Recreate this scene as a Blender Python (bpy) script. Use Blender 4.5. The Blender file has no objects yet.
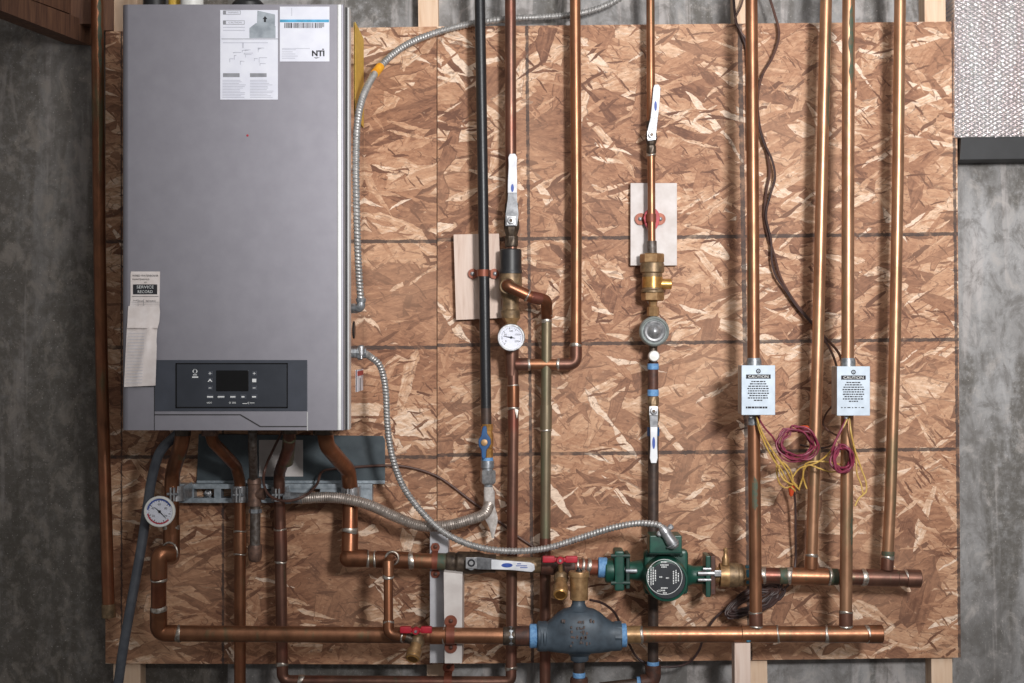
import bpy, bmesh, math, random
from mathutils import Vector, Matrix, Quaternion

SC = bpy.context.scene
COL = SC.collection
PI = math.pi

# ------------------------------------------------------------------ frame of the place
D = 3.0            # camera distance from the boards (m)
S = 0.0019         # metres per photo pixel on the plane of the boards
CX, CY, ZC = 512.0, 341.5, 1.45
def K(d): return S * (D - d) / D
def P(px, py, d=0.0):
    k = K(d); return Vector(((px - CX) * k, -d, ZC - (py - CY) * k))
def R(rp, d=0.0): return rp * K(d)

# ------------------------------------------------------------------ camera, world, light, exposure
cam_d = bpy.data.cameras.new('camera'); cam = bpy.data.objects.new('camera', cam_d); COL.objects.link(cam)
cam.location = (0, -D, ZC); cam.rotation_euler = (PI / 2, 0, 0)
cam_d.sensor_width = 36.0; cam_d.lens = 36.0 * D / (1024 * S); cam_d.clip_start = 0.05
SC.camera = cam
w = bpy.data.worlds.new('world'); SC.world = w; w.use_nodes = True
w.node_tree.nodes['Background'].inputs[0].default_value = (1.0, 0.97, 0.95, 1)
w.node_tree.nodes['Background'].inputs[1].default_value = 0.2
def area(name, loc, target, size, power, color=(1, .96, .92)):
    l = bpy.data.lights.new(name, 'AREA'); l.shape = 'DISK'; l.size = size; l.energy = power; l.color = color
    o = bpy.data.objects.new(name, l); COL.objects.link(o); o.location = loc
    o.rotation_euler = (Vector(target) - Vector(loc)).to_track_quat('-Z', 'Y').to_euler()
    return o
area('overhead_fill', (0.55, -1.9, 2.9), (0.2, 0, 1.5), 2.0, 20, (1, .98, .965))  # added soft overhead fill, not a lamp of this room
fl = bpy.data.lights.new('camera_flash', 'SPOT'); fl.energy = 340; fl.color = (1, .98, .965); fl.shadow_soft_size = .17; fl.spot_size = math.radians(57); fl.spot_blend = 1.0
flo = bpy.data.objects.new('camera_flash', fl); COL.objects.link(flo); flo.location = (0.80, -2.9, 1.98)
flo.rotation_euler = (Vector((0.44, 0, 1.80)) - flo.location).to_track_quat('-Z', 'Y').to_euler()
SC.view_settings.view_transform = 'Standard'; SC.view_settings.look = 'None'
SC.view_settings.exposure = 0.0; SC.view_settings.gamma = 1.0
try: SC.view_settings.use_curve_mapping = False
except Exception: pass

# ------------------------------------------------------------------ materials
def lin(c):
    return tuple((x / 255 / 12.92 if x / 255 <= .04045 else ((x / 255 + .055) / 1.055) ** 2.4) for x in c) + (1,)
MATS = {}
class NT:
    def __init__(s, name):
        s.m = bpy.data.materials.new(name); s.m.use_nodes = True; s.t = s.m.node_tree
        s.b = s.t.nodes['Principled BSDF']; MATS[name] = s.m
    def n(s, kind, **kw):
        x = s.t.nodes.new(kind)
        for k, v in kw.items(): setattr(x, k, v)
        return x
    def l(s, a, b): s.t.links.new(a, b)
    def val(s, sock, v):
        if hasattr(v, 'is_linked') or isinstance(v, bpy.types.NodeSocket): s.l(v, sock)
        else: sock.default_value = v
    def math(s, op, a, b=0.0, clamp=False):
        x = s.n('ShaderNodeMath', operation=op, use_clamp=clamp); s.val(x.inputs[0], a); s.val(x.inputs[1], b); return x.outputs[0]
    def mix(s, f, a, b, mode='MIX'):
        x = s.n('ShaderNodeMix', data_type='RGBA', blend_type=mode); s.val(x.inputs[0], f); s.val(x.inputs[6], a); s.val(x.inputs[7], b); return x.outputs[2]
    def ramp(s, f, stops, interp='LINEAR'):
        x = s.n('ShaderNodeValToRGB'); x.color_ramp.interpolation = interp; e = x.color_ramp.elements
        while len(e) < len(stops): e.new(0.5)
        for i, (p, c) in enumerate(stops): e[i].position = p; e[i].color = c if len(c) == 4 else lin(c)
        s.l(f, x.inputs[0]); return x.outputs[0]
    def coord(s): return s.n('ShaderNodeTexCoord').outputs['Object']
    def mapping(s, v, loc=(0, 0, 0), rot=(0, 0, 0), scale=(1, 1, 1), typ='POINT'):
        x = s.n('ShaderNodeMapping', vector_type=typ); s.l(v, x.inputs[0]); x.inputs[1].default_value = loc; x.inputs[2].default_value = rot; x.inputs[3].default_value = scale
        return x.outputs[0]
    def noise(s, v, scale, detail=3, rough=.55, dist=0.0):
        x = s.n('ShaderNodeTexNoise'); s.l(v, x.inputs['Vector']); x.inputs['Scale'].default_value = scale; x.inputs['Detail'].default_value = detail
        x.inputs['Roughness'].default_value = rough; x.inputs['Distortion'].default_value = dist; return x
    def bump(s, h, strength=.3, dist=.001):
        x = s.n('ShaderNodeBump'); s.l(h, x.inputs['Height']); x.inputs['Strength'].default_value = strength; x.inputs['Distance'].default_value = dist
        s.l(x.outputs[0], s.b.inputs['Normal'])
    def out(s, col=None, rough=None, metal=None):
        if col is not None: s.val(s.b.inputs['Base Color'], col)
        if rough is not None: s.val(s.b.inputs['Roughness'], rough)
        if metal is not None: s.val(s.b.inputs['Metallic'], metal)
        return s.m

def simple(name, c1, c2=None, rough=.5, metal=0.0, scale=60, bump=0.0, thr=(.35, .65), stretch=(1, 1, 1), spec=None):
    t = NT(name); c2 = c2 or tuple(int(x * .85) for x in c1)
    v = t.mapping(t.coord(), scale=stretch)
    nz = t.noise(v, scale, 4)
    col = t.ramp(nz.outputs[0], [(thr[0], c1), (thr[1], c2)])
    if bump: t.bump(nz.outputs[0], bump, .0015)
    if spec is not None: t.b.inputs['Specular IOR Level'].default_value = spec
    return t.out(col, rough, metal)

def copper(name, base, dark, rough=.34, metal=.85, green=0.0, red=0.0):
    t = NT(name); v = t.coord()
    n1 = t.noise(t.mapping(v, scale=(1, 1, .6)), 26, 5, .62, .6); n2 = t.noise(t.mapping(v, scale=(1, 1, .25)), 120, 3)
    c = t.ramp(n1.outputs[0], [(.33, base), (.68, dark)])
    c = t.mix(t.math('MULTIPLY', n2.outputs[0], .35), c, lin(tuple(int(x * .62) for x in base)))
    if green:
        n3 = t.noise(t.mapping(v, loc=(3, 1, 2), scale=(1.6, 1.6, .22)), 22, 4, .6)
        f = t.ramp(n3.outputs[0], [(.62 - green * .16, (0, 0, 0, 1)), (.72 - green * .1, (1, 1, 1, 1))])
        c = t.mix(t.math('MULTIPLY', f, .65), c, lin((98, 112, 86)))
    if red:
        n3 = t.noise(t.mapping(v, loc=(7, 1, 2)), 9, 2)
        f = t.ramp(n3.outputs[0], [(.55, (0, 0, 0, 1)), (.7, (1, 1, 1, 1))])
        c = t.mix(t.math('MULTIPLY', f, red), c, lin((140, 58, 46)))
    r = t.math('ADD', t.math('MULTIPLY', n2.outputs[0], .25), rough - .1)
    return t.out(c, r, metal)

copper('copper_bright', (196, 150, 118), (154, 113, 86), .36, .76, .55)
copper('copper_warm', (172, 121, 90), (128, 88, 66), .35, .76, .25)
copper('copper_lacquer', (156, 104, 74), (110, 73, 54), .33, .75, .05, .2)
copper('copper_brown', (136, 98, 82), (98, 70, 61), .36, .7, .1, .4)
copper('copper_green', (136, 122, 98), (108, 96, 78), .42, .55, .9)
copper('copper_strap', (150, 86, 64), (122, 66, 50), .48, .35)
simple('solder', (206, 200, 192), (150, 138, 126), .38, .85, 220)
simple('flux_green', (62, 84, 70), (92, 80, 60), .6, .2, 120)
simple('brass', (172, 138, 98), (138, 106, 72), .38, .5, 90)
simple('brass_dull', (146, 122, 92), (104, 86, 66), .46, .5, 90, .2)
simple('brass_gold', (196, 150, 86), (156, 114, 62), .32, .65, 90)
simple('brass_shadow', (112, 76, 30), (92, 62, 26), .45, .3, 90)
simple('lever_steel', (126, 127, 130), (96, 97, 100), .38, .6, 120)
simple('bronze_dark', (92, 80, 68), (62, 52, 46), .42, .55, 110, .3)
simple('steel', (186, 186, 188), (140, 141, 144), .36, .7, 140)
simple('armor_steel', (186, 184, 182), (144, 143, 142), .4, .5, 140)
simple('galvanised', (164, 168, 172), (118, 122, 128), .4, .6, 160)
simple('zinc_strut', (172, 182, 190), (134, 144, 152), .4, .35, 90)
simple('hose_steel', (186, 176, 168), (150, 140, 132), .36, .6, 90)
simple('relief_iron', (116, 110, 106), (78, 66, 58), .48, .45, 130, .3)
simple('relief_rust', (126, 98, 84), (94, 74, 66), .5, .4, 130, .3)
simple('black_iron', (42, 43, 46), (30, 30, 32), .38, .2, 300, .1)
simple('black_iron_rust', (78, 62, 54), (56, 46, 42), .5, .25, 90, .1)
simple('iron_brown', (92, 58, 46), (66, 46, 40), .55, .2, 90, .2)
simple('cast_iron', (74, 86, 97), (56, 65, 74), .5, .15, 45, .25, (.35, .7))
simple('rust_mark', (108, 86, 78), (84, 78, 78), .7, .05, 90)
simple('blue_tape', (116, 162, 204), (84, 130, 180), .6, 0, 200)
simple('teal_tape', (62, 130, 148), (50, 100, 124), .6, 0, 200)
simple('green_paint', (28, 80, 66), (20, 62, 52), .38, 0.05, 60, .1)
simple('green_dark', (22, 58, 48), (16, 44, 38), .5, 0, 60)
simple('black_plate', (38, 42, 48), (30, 33, 38), .4, 0, 40)
simple('white_ink', (226, 228, 228), (210, 212, 212), .6)
simple('grey_ink', (150, 152, 158), (130, 132, 138), .6)
simple('black_ink', (36, 36, 42), (28, 28, 34), .7)
simple('pale_ink', (186, 188, 200), (176, 178, 190), .7)
simple('paper', (232, 234, 244), (224, 226, 238), .7, 0, 40)
simple('paper_tag', (226, 218, 216), (214, 204, 200), .75, 0, 60)
simple('print_grey', (172, 180, 188), (140, 148, 156), .7, 0, 60)
simple('sky_ink', (86, 180, 224), None, .6)
simple('label_blue', (52, 84, 168), (40, 70, 150), .5)
simple('label_red', (190, 44, 60), None, .5)
simple('yellow_sticker', (226, 190, 84), (206, 166, 64), .6, 0, 120)
simple('orange_tape', (240, 174, 40), (226, 150, 30), .5)
simple('red_plastic', (184, 26, 48), (156, 20, 38), .5, 0, 60)
simple('blue_plastic', (18, 80, 132), (14, 64, 112), .5, 0, 60)
simple('black_plastic', (40, 40, 42), (30, 30, 32), .45)
simple('white_plastic', (232, 232, 228), (218, 218, 214), .4)
simple('grey_knob', (150, 158, 156), (126, 134, 132), .5)
simple('grip_white', (228, 230, 234), (200, 202, 208), .4, 0, 40)
simple('hose_grey', (88, 92, 99), (72, 76, 84), .5, 0, 60)
simple('wire_brown', (92, 62, 52), (70, 48, 42), .5)
simple('wire_dark', (72, 50, 46), (52, 38, 38), .5)
simple('wire_yellow', (206, 172, 92), (178, 140, 64), .5, 0, 90)
simple('wire_magenta', (136, 46, 72), (104, 36, 56), .45, 0, 90)
simple('wire_nut', (206, 84, 40), (180, 64, 30), .45)
simple('mesh_tape', (196, 190, 186), (164, 156, 150), .8, 0, 150, .4)
simple('rubber_black', (26, 27, 29), (38, 39, 42), .62, 0, 14, .1)
simple('backplate', (80, 90, 95), (62, 71, 77), .42, .2, 26)
simple('panel_dark', (66, 70, 80), (60, 64, 73), .42, .1, 30)
simple('panel_face', (52, 56, 64), (46, 50, 58), .4, .1, 30)
simple('screen', (9, 9, 11), (6, 6, 8), .2)
simple('white_block', (214, 208, 204), (196, 188, 184), .6, 0, 30)
simple('grey_block', (196, 196, 200), (178, 178, 184), .6, 0, 30)
simple('pale_board', (212, 206, 204), (196, 188, 184), .6, 0, 40)
simple('box_face', (184, 196, 208), (172, 184, 196), .5, .1, 60)
simple('box_side', (166, 168, 168), (136, 136, 134), .45, .2, 60)

def wood(name, c1, c2, c3, rough=.7):
    t = NT(name); v = t.mapping(t.coord(), scale=(9, 9, .8))
    n1 = t.noise(v, 9, 5, .6, 1.2); n2 = t.noise(t.coord(), 7, 2)
    c = t.ramp(n1.outputs[0], [(.3, c1), (.55, c2), (.75, c3)])
    c = t.mix(t.math('MULTIPLY', n2.outputs[0], .3), c, lin(c3)); t.bump(n1.outputs[0], .15, .001)
    return t.out(c, rough, 0)
wood('pine_pale', (232, 208, 184), (220, 190, 162), (196, 158, 128))
wood('pine_grey', (206, 190, 172), (188, 168, 148), (158, 136, 114))
wood('joist_wood', (132, 94, 70), (102, 70, 54), (72, 48, 38))
wood('lath_wood', (226, 208, 196), (212, 190, 176), (184, 156, 142))

def brushed(name, c1, c2, rough, stretch=(1, 1, 60)):
    t = NT(name); v = t.mapping(t.coord(), scale=stretch)
    n1 = t.noise(v, 40, 3); n2 = t.noise(t.coord(), 3, 2)
    c = t.ramp(n1.outputs[0], [(.3, c1), (.7, c2)])
    t.b.inputs['Anisotropic'].default_value = .3
    return t.out(c, rough, .7)
brushed('boiler_cover', (148, 146, 154), (142, 140, 148), .50, (1, 1, 1.0))
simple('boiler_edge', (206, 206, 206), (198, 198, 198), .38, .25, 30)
simple('boiler_gap', (48, 46, 48), (40, 38, 40), .6)
simple('boiler_side_steel', (205, 200, 196), (196, 190, 186), .10, 1.0, 14)

def glass():
    t = NT('gauge_glass'); tr = t.n('ShaderNodeBsdfTransparent'); gl = t.n('ShaderNodeBsdfGlossy'); gl.inputs['Roughness'].default_value = .05
    fr = t.n('ShaderNodeFresnel'); fr.inputs[0].default_value = 1.4
    mx = t.n('ShaderNodeMixShader'); t.l(fr.outputs[0], mx.inputs[0]); t.l(tr.outputs[0], mx.inputs[1]); t.l(gl.outputs[0], mx.inputs[2])
    t.l(mx.outputs[0], t.t.nodes['Material Output'].inputs['Surface'])
glass()

def strand_board(name, seed, hlines, vlines, slope, dotted):
    """Flakes: layers of stretched Voronoi cells at many angles, each flake its own tone and grain."""
    rnd = random.Random(seed); t = NT(name); v0 = t.coord()
    sep = t.n('ShaderNodeSeparateXYZ'); t.l(v0, sep.inputs[0])
    cmb = t.n('ShaderNodeCombineXYZ'); t.l(sep.outputs[0], cmb.inputs[0]); t.l(sep.outputs[2], cmb.inputs[1]); v2 = cmb.outputs[0]
    wob = t.noise(v2, 26, 3, .6)
    off = t.n('ShaderNodeVectorMath', operation='SUBTRACT'); t.l(wob.outputs[1], off.inputs[0]); off.inputs[1].default_value = (.5, .5, .5)
    sc = t.n('ShaderNodeVectorMath', operation='SCALE'); t.l(off.outputs[0], sc.inputs[0]); sc.inputs['Scale'].default_value = .012
    ad = t.n('ShaderNodeVectorMath', operation='ADD'); t.l(v2, ad.inputs[0]); t.l(sc.outputs[0], ad.inputs[1]); vw = ad.outputs[0]
    big = t.noise(v2, 3.2, 2)
    col = t.ramp(big.outputs[0], [(.3, (178, 130, 100)), (.7, (164, 116, 88))])
    hgt = None
    # (length, width, cover, contrast, bias, angle)
    lay = [(.26, .080, 1.0, .36, .00, -4), (.21, .060, .36, .42, .02, 16), (.17, .050, .28, .42, -.03, -44), (.20, .040, .34, .46, .03, 3), (.15, .036, .28, .48, .01, -22),
           (.12, .026, .22, .55, .03, 34), (.09, .026, .16, .55, -.03, -76), (.11, .015, .13, .65, .07, -9), (.075, .012, .09, .7, .05, 58), (.055, .008, .10, .7, .02, 14), (.040, .006, .10, .7, -.02, -36), (.034, .0038, .04, .5, -.24, -10), (.024, .003, .04, .5, -.26, 40)]
    busy = t.noise(t.mapping(v2, scale=(.8, 1.25, 1)), 34, 7, .66, 1.4); bz = t.math('MULTIPLY', t.math('SUBTRACT', busy.outputs[0], .5), .75)
    w2 = t.noise(v2, 95, 3, .6); o2 = t.n('ShaderNodeVectorMath', operation='SUBTRACT'); t.l(w2.outputs[1], o2.inputs[0]); o2.inputs[1].default_value = (.5, .5, .5)
    s2_ = t.n('ShaderNodeVectorMath', operation='SCALE'); t.l(o2.outputs[0], s2_.inputs[0]); s2_.inputs['Scale'].default_value = .0035
    a2 = t.n('ShaderNodeVectorMath', operation='ADD'); t.l(vw, a2.inputs[0]); t.l(s2_.outputs[0], a2.inputs[1]); vw = a2.outputs[0]
    for i, (ln, wd, cov, con, bias, a) in enumerate(lay):
        r = math.radians(a + rnd.uniform(-12, 12))
        m0 = t.mapping(vw, rot=(0, 0, r)); m = t.mapping(m0, loc=(rnd.uniform(0, 50), rnd.uniform(0, 50), 0), scale=(1 / ln, 1 / wd, 1))
        vo = t.n('ShaderNodeTexVoronoi', voronoi_dimensions='2D', feature='F1'); vo.inputs['Scale'].default_value = 1; t.l(m, vo.inputs['Vector'])
        sp = t.n('ShaderNodeSeparateColor'); t.l(vo.outputs['Color'], sp.inputs[0])
        g = t.noise(t.mapping(m0, scale=(1, 9, 1), loc=(i, i, 0)), 20, 4, .7)
        tone = t.math('ADD', t.math('MULTIPLY', t.math('SUBTRACT', sp.outputs[0], .5), con * 1.6), t.math('MULTIPLY', t.math('SUBTRACT', g.outputs[0], .5), .85))
        tone = t.math('ADD', t.math('ADD', tone, bz), .5 + bias * 1.2)
        c = t.ramp(tone, [(0.0, (104, 68, 50)), (.2, (138, 96, 72)), (.46, (170, 124, 94)), (.72, (196, 154, 122)), (.92, (222, 190, 162)), (1.0, (234, 210, 188))])
        mask = t.math('LESS_THAN', sp.outputs[1], cov)
        if i in (1, 3, 4, 6, 8, 9, 10):
            ed = t.n('ShaderNodeTexVoronoi', voronoi_dimensions='2D', feature='DISTANCE_TO_EDGE'); ed.inputs['Scale'].default_value = 1; t.l(m, ed.inputs['Vector'])
            line = t.math('MULTIPLY', t.math('LESS_THAN', ed.outputs[0], .045), t.math('GREATER_THAN', t.math('ADD', sp.outputs[2], g.outputs[0]), 1.05))
            c = t.mix(t.math('MULTIPLY', line, .6), c, lin((92, 58, 42)))  # thin shadow cracks painted on along some flake edges
        col = t.mix(mask if i else 1.0, col, c)
        h = t.math('MULTIPLY', mask, t.math('ADD', sp.outputs[2], t.math('MULTIPLY', g.outputs[0], .4)))
        hgt = h if hgt is None else t.math('ADD', hgt, h)
    # shadow cracks painted along curled strand edges; slits and crumbs between the flakes
    for sc_, loc_, w_ in ((17, (3, 1, 0), .010), (26, (9, 5, 0), .013)):
        cr = t.noise(t.mapping(vw, loc=loc_, rot=(0, 0, .3), scale=(.75, 1.25, 1)), sc_, 2.0, .5, .3)
        gate = t.noise(t.mapping(v2, loc=loc_), 33, 2)
        ln_ = t.math('MULTIPLY', t.math('LESS_THAN', t.math('ABSOLUTE', t.math('SUBTRACT', cr.outputs[0], .5)), w_), t.math('GREATER_THAN', gate.outputs[0], .54))
        col = t.mix(t.math('MULTIPLY', ln_, .55), col, lin((96, 62, 46)))
    sl = t.noise(t.mapping(vw, rot=(0, 0, -.3), scale=(1, 2.0, 1)), 46, 5, .62, .4)
    col = t.mix(t.ramp(sl.outputs[0], [(.635, (0, 0, 0, 1)), (.70, (.85, .85, .85, 1))]), col, lin((84, 52, 40)))
    sl2 = t.noise(t.mapping(vw, loc=(5, 3, 0), rot=(0, 0, .5), scale=(1, 1.8, 1)), 85, 5, .66, .5)
    col = t.mix(t.ramp(sl2.outputs[0], [(.62, (0, 0, 0, 1)), (.70, (.75, .75, .75, 1))]), col, lin((96, 60, 46)))
    col = t.mix(t.ramp(sl2.outputs[0], [(.28, (.6, .6, .6, 1)), (.36, (0, 0, 0, 1))]), col, lin((222, 186, 154)))
    col = t.mix(t.ramp(sl.outputs[0], [(.26, (.6, .6, .6, 1)), (.34, (0, 0, 0, 1))]), col, lin((226, 192, 160)))
    fine = t.noise(t.mapping(v2, scale=(.6, 1.3, 1)), 130, 5, .72)
    col = t.mix(t.ramp(fine.outputs[0], [(.3, (.5, .5, .5, 1)), (.54, (0, 0, 0, 1))]), col, lin((112, 74, 56)))
    pale = t.noise(v2, 4, 3)
    col = t.mix(t.ramp(pale.outputs[0], [(.45, (0, 0, 0, 1)), (.75, (.3, .3, .3, 1))]), col, lin((212, 172, 140)))
    # printed nailing lines
    fz = t.noise(v2, 90, 3, .7); fuzz = t.math('MULTIPLY', t.math('SUBTRACT', fz.outputs[0], .5), .006)
    zz = t.math('ADD', t.math('SUBTRACT', sep.outputs[2], t.math('MULTIPLY', sep.outputs[0], slope)), fuzz)
    xx = t.math('ADD', sep.outputs[0], fuzz); tot = None
    def strip(coordv, pos, wdt):
        dd = t.math('ABSOLUTE', t.math('SUBTRACT', coordv, pos)); return t.math('LESS_THAN', dd, wdt)
    for h in hlines:
        q = strip(zz, h, .0034); tot = q if tot is None else t.math('MAXIMUM', tot, q)
    for x, wdt, lean in vlines:
        tot = t.math('MAXIMUM', tot, strip(t.math('ADD', xx, t.math('MULTIPLY', sep.outputs[2], lean)), x, wdt))
    fade = t.noise(v2, 45, 2); tot = t.math('MULTIPLY', tot, t.ramp(fade.outputs[0], [(.25, (.35, .35, .35, 1)), (.5, (.86, .86, .86, 1))]))
    col = t.mix(tot, col, lin((58, 48, 46)))
    t.bump(hgt, .18, .0010)
    t.out(col, .62, 0); t.b.inputs['Specular IOR Level'].default_value = .35

def concrete(name, stains=True):
    t = NT(name); v = t.coord()
    vs = t.mapping(v, scale=(1, 1, .32))
    n1 = t.noise(vs, 7, 6, .62, .6); n2 = t.noise(v, 60, 5, .7); n3 = t.noise(t.mapping(v, loc=(4, 2, 7), scale=(1.2, 1, .22)), 4.0, 5, .6, .8)
    n4 = t.noise(v, 260, 2)
    c = t.ramp(n1.outputs[0], [(.32, (108, 106, 104)), (.45, (132, 130, 129)), (.56, (152, 151, 151)), (.68, (170, 169, 170))])
    st = t.ramp(n3.outputs[0], [(.44, (1, 1, 1, 1)), (.49, (0, 0, 0, 1))])
    brk = t.ramp(n2.outputs[0], [(.36, (.15, .15, .15, 1)), (.54, (1, 1, 1, 1))])
    c = t.mix(t.math('MULTIPLY', t.math('MULTIPLY', st, brk), .8), c, lin((88, 84, 78)))
    n5 = t.noise(t.mapping(v, loc=(1, 8, 3), scale=(2.6, 1, .2)), 9, 4, .6, .5)
    c = t.mix(t.ramp(n5.outputs[0], [(.56, (0, 0, 0, 1)), (.62, (.55, .55, .55, 1))]), c, lin((184, 178, 176)))
    n6 = t.noise(t.mapping(v, loc=(6, 1, 2), scale=(1.1, 1, .8)), 26, 6, .7, .5)
    c = t.mix(t.ramp(n6.outputs[0], [(.38, (.62, .62, .62, 1)), (.52, (0, 0, 0, 1))]), c, lin((92, 88, 84)))
    c = t.mix(t.ramp(n6.outputs[0], [(.54, (0, 0, 0, 1)), (.68, (.6, .6, .6, 1))]), c, lin((178, 172, 168)))
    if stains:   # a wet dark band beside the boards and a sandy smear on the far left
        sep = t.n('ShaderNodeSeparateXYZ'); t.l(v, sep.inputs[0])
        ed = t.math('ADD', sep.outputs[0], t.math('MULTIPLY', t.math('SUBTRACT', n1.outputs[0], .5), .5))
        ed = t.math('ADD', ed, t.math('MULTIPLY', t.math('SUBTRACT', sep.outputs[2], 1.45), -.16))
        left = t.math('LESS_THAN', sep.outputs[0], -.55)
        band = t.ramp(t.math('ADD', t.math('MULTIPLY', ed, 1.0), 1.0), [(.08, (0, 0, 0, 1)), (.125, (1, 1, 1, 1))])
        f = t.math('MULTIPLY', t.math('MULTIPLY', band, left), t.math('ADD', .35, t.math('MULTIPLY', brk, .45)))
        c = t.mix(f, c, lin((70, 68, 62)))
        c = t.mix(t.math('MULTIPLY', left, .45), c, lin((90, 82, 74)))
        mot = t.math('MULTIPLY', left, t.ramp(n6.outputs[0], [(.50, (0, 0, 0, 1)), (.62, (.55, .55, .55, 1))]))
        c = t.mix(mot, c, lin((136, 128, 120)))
    c = t.mix(t.ramp(n4.outputs[0], [(.64, (0, 0, 0, 1)), (.72, (.5, .5, .5, 1))]), c, lin((196, 190, 186)))
    t.bump(n2.outputs[0], .35, .003); t.out(c, .8, 0)
concrete('concrete'); concrete('concrete_floor', False)

def foil():
    t = NT('bubble_foil'); v = t.coord(); sep = t.n('ShaderNodeSeparateXYZ'); t.l(v, sep.inputs[0])
    wob = t.noise(v, 40, 3, .6); n = t.noise(v, 160, 3, .7)
    u = t.math('ADD', sep.outputs[0], t.math('MULTIPLY', wob.outputs[0], .010)); z = t.math('ADD', sep.outputs[2], t.math('MULTIPLY', n.outputs[0], .004))
    sx = t.math('SINE', t.math('MULTIPLY', u, 2 * PI / .0150)); sz = t.math('SINE', t.math('MULTIPLY', z, 2 * PI / .0085))
    h = t.math('ADD', t.math('MULTIPLY', sx, sz), t.math('MULTIPLY', n.outputs[0], 1.4))
    t.bump(h, 1.0, .0017)
    big = t.noise(t.mapping(v, scale=(2.2, 1, .25)), 14, 2)
    c = t.ramp(big.outputs[0], [(.35, (255, 252, 252)), (.62, (246, 234, 234))])
    t.out(c, .19, .78)
foil()

# ------------------------------------------------------------------ mesh building
def frame(axis):
    a = axis.normalized(); u = a.cross(Vector((0, 0, 1)))
    if u.length < 1e-4: u = Vector((1, 0, 0))
    u.normalize(); return a, u, a.cross(u).normalized()

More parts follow.
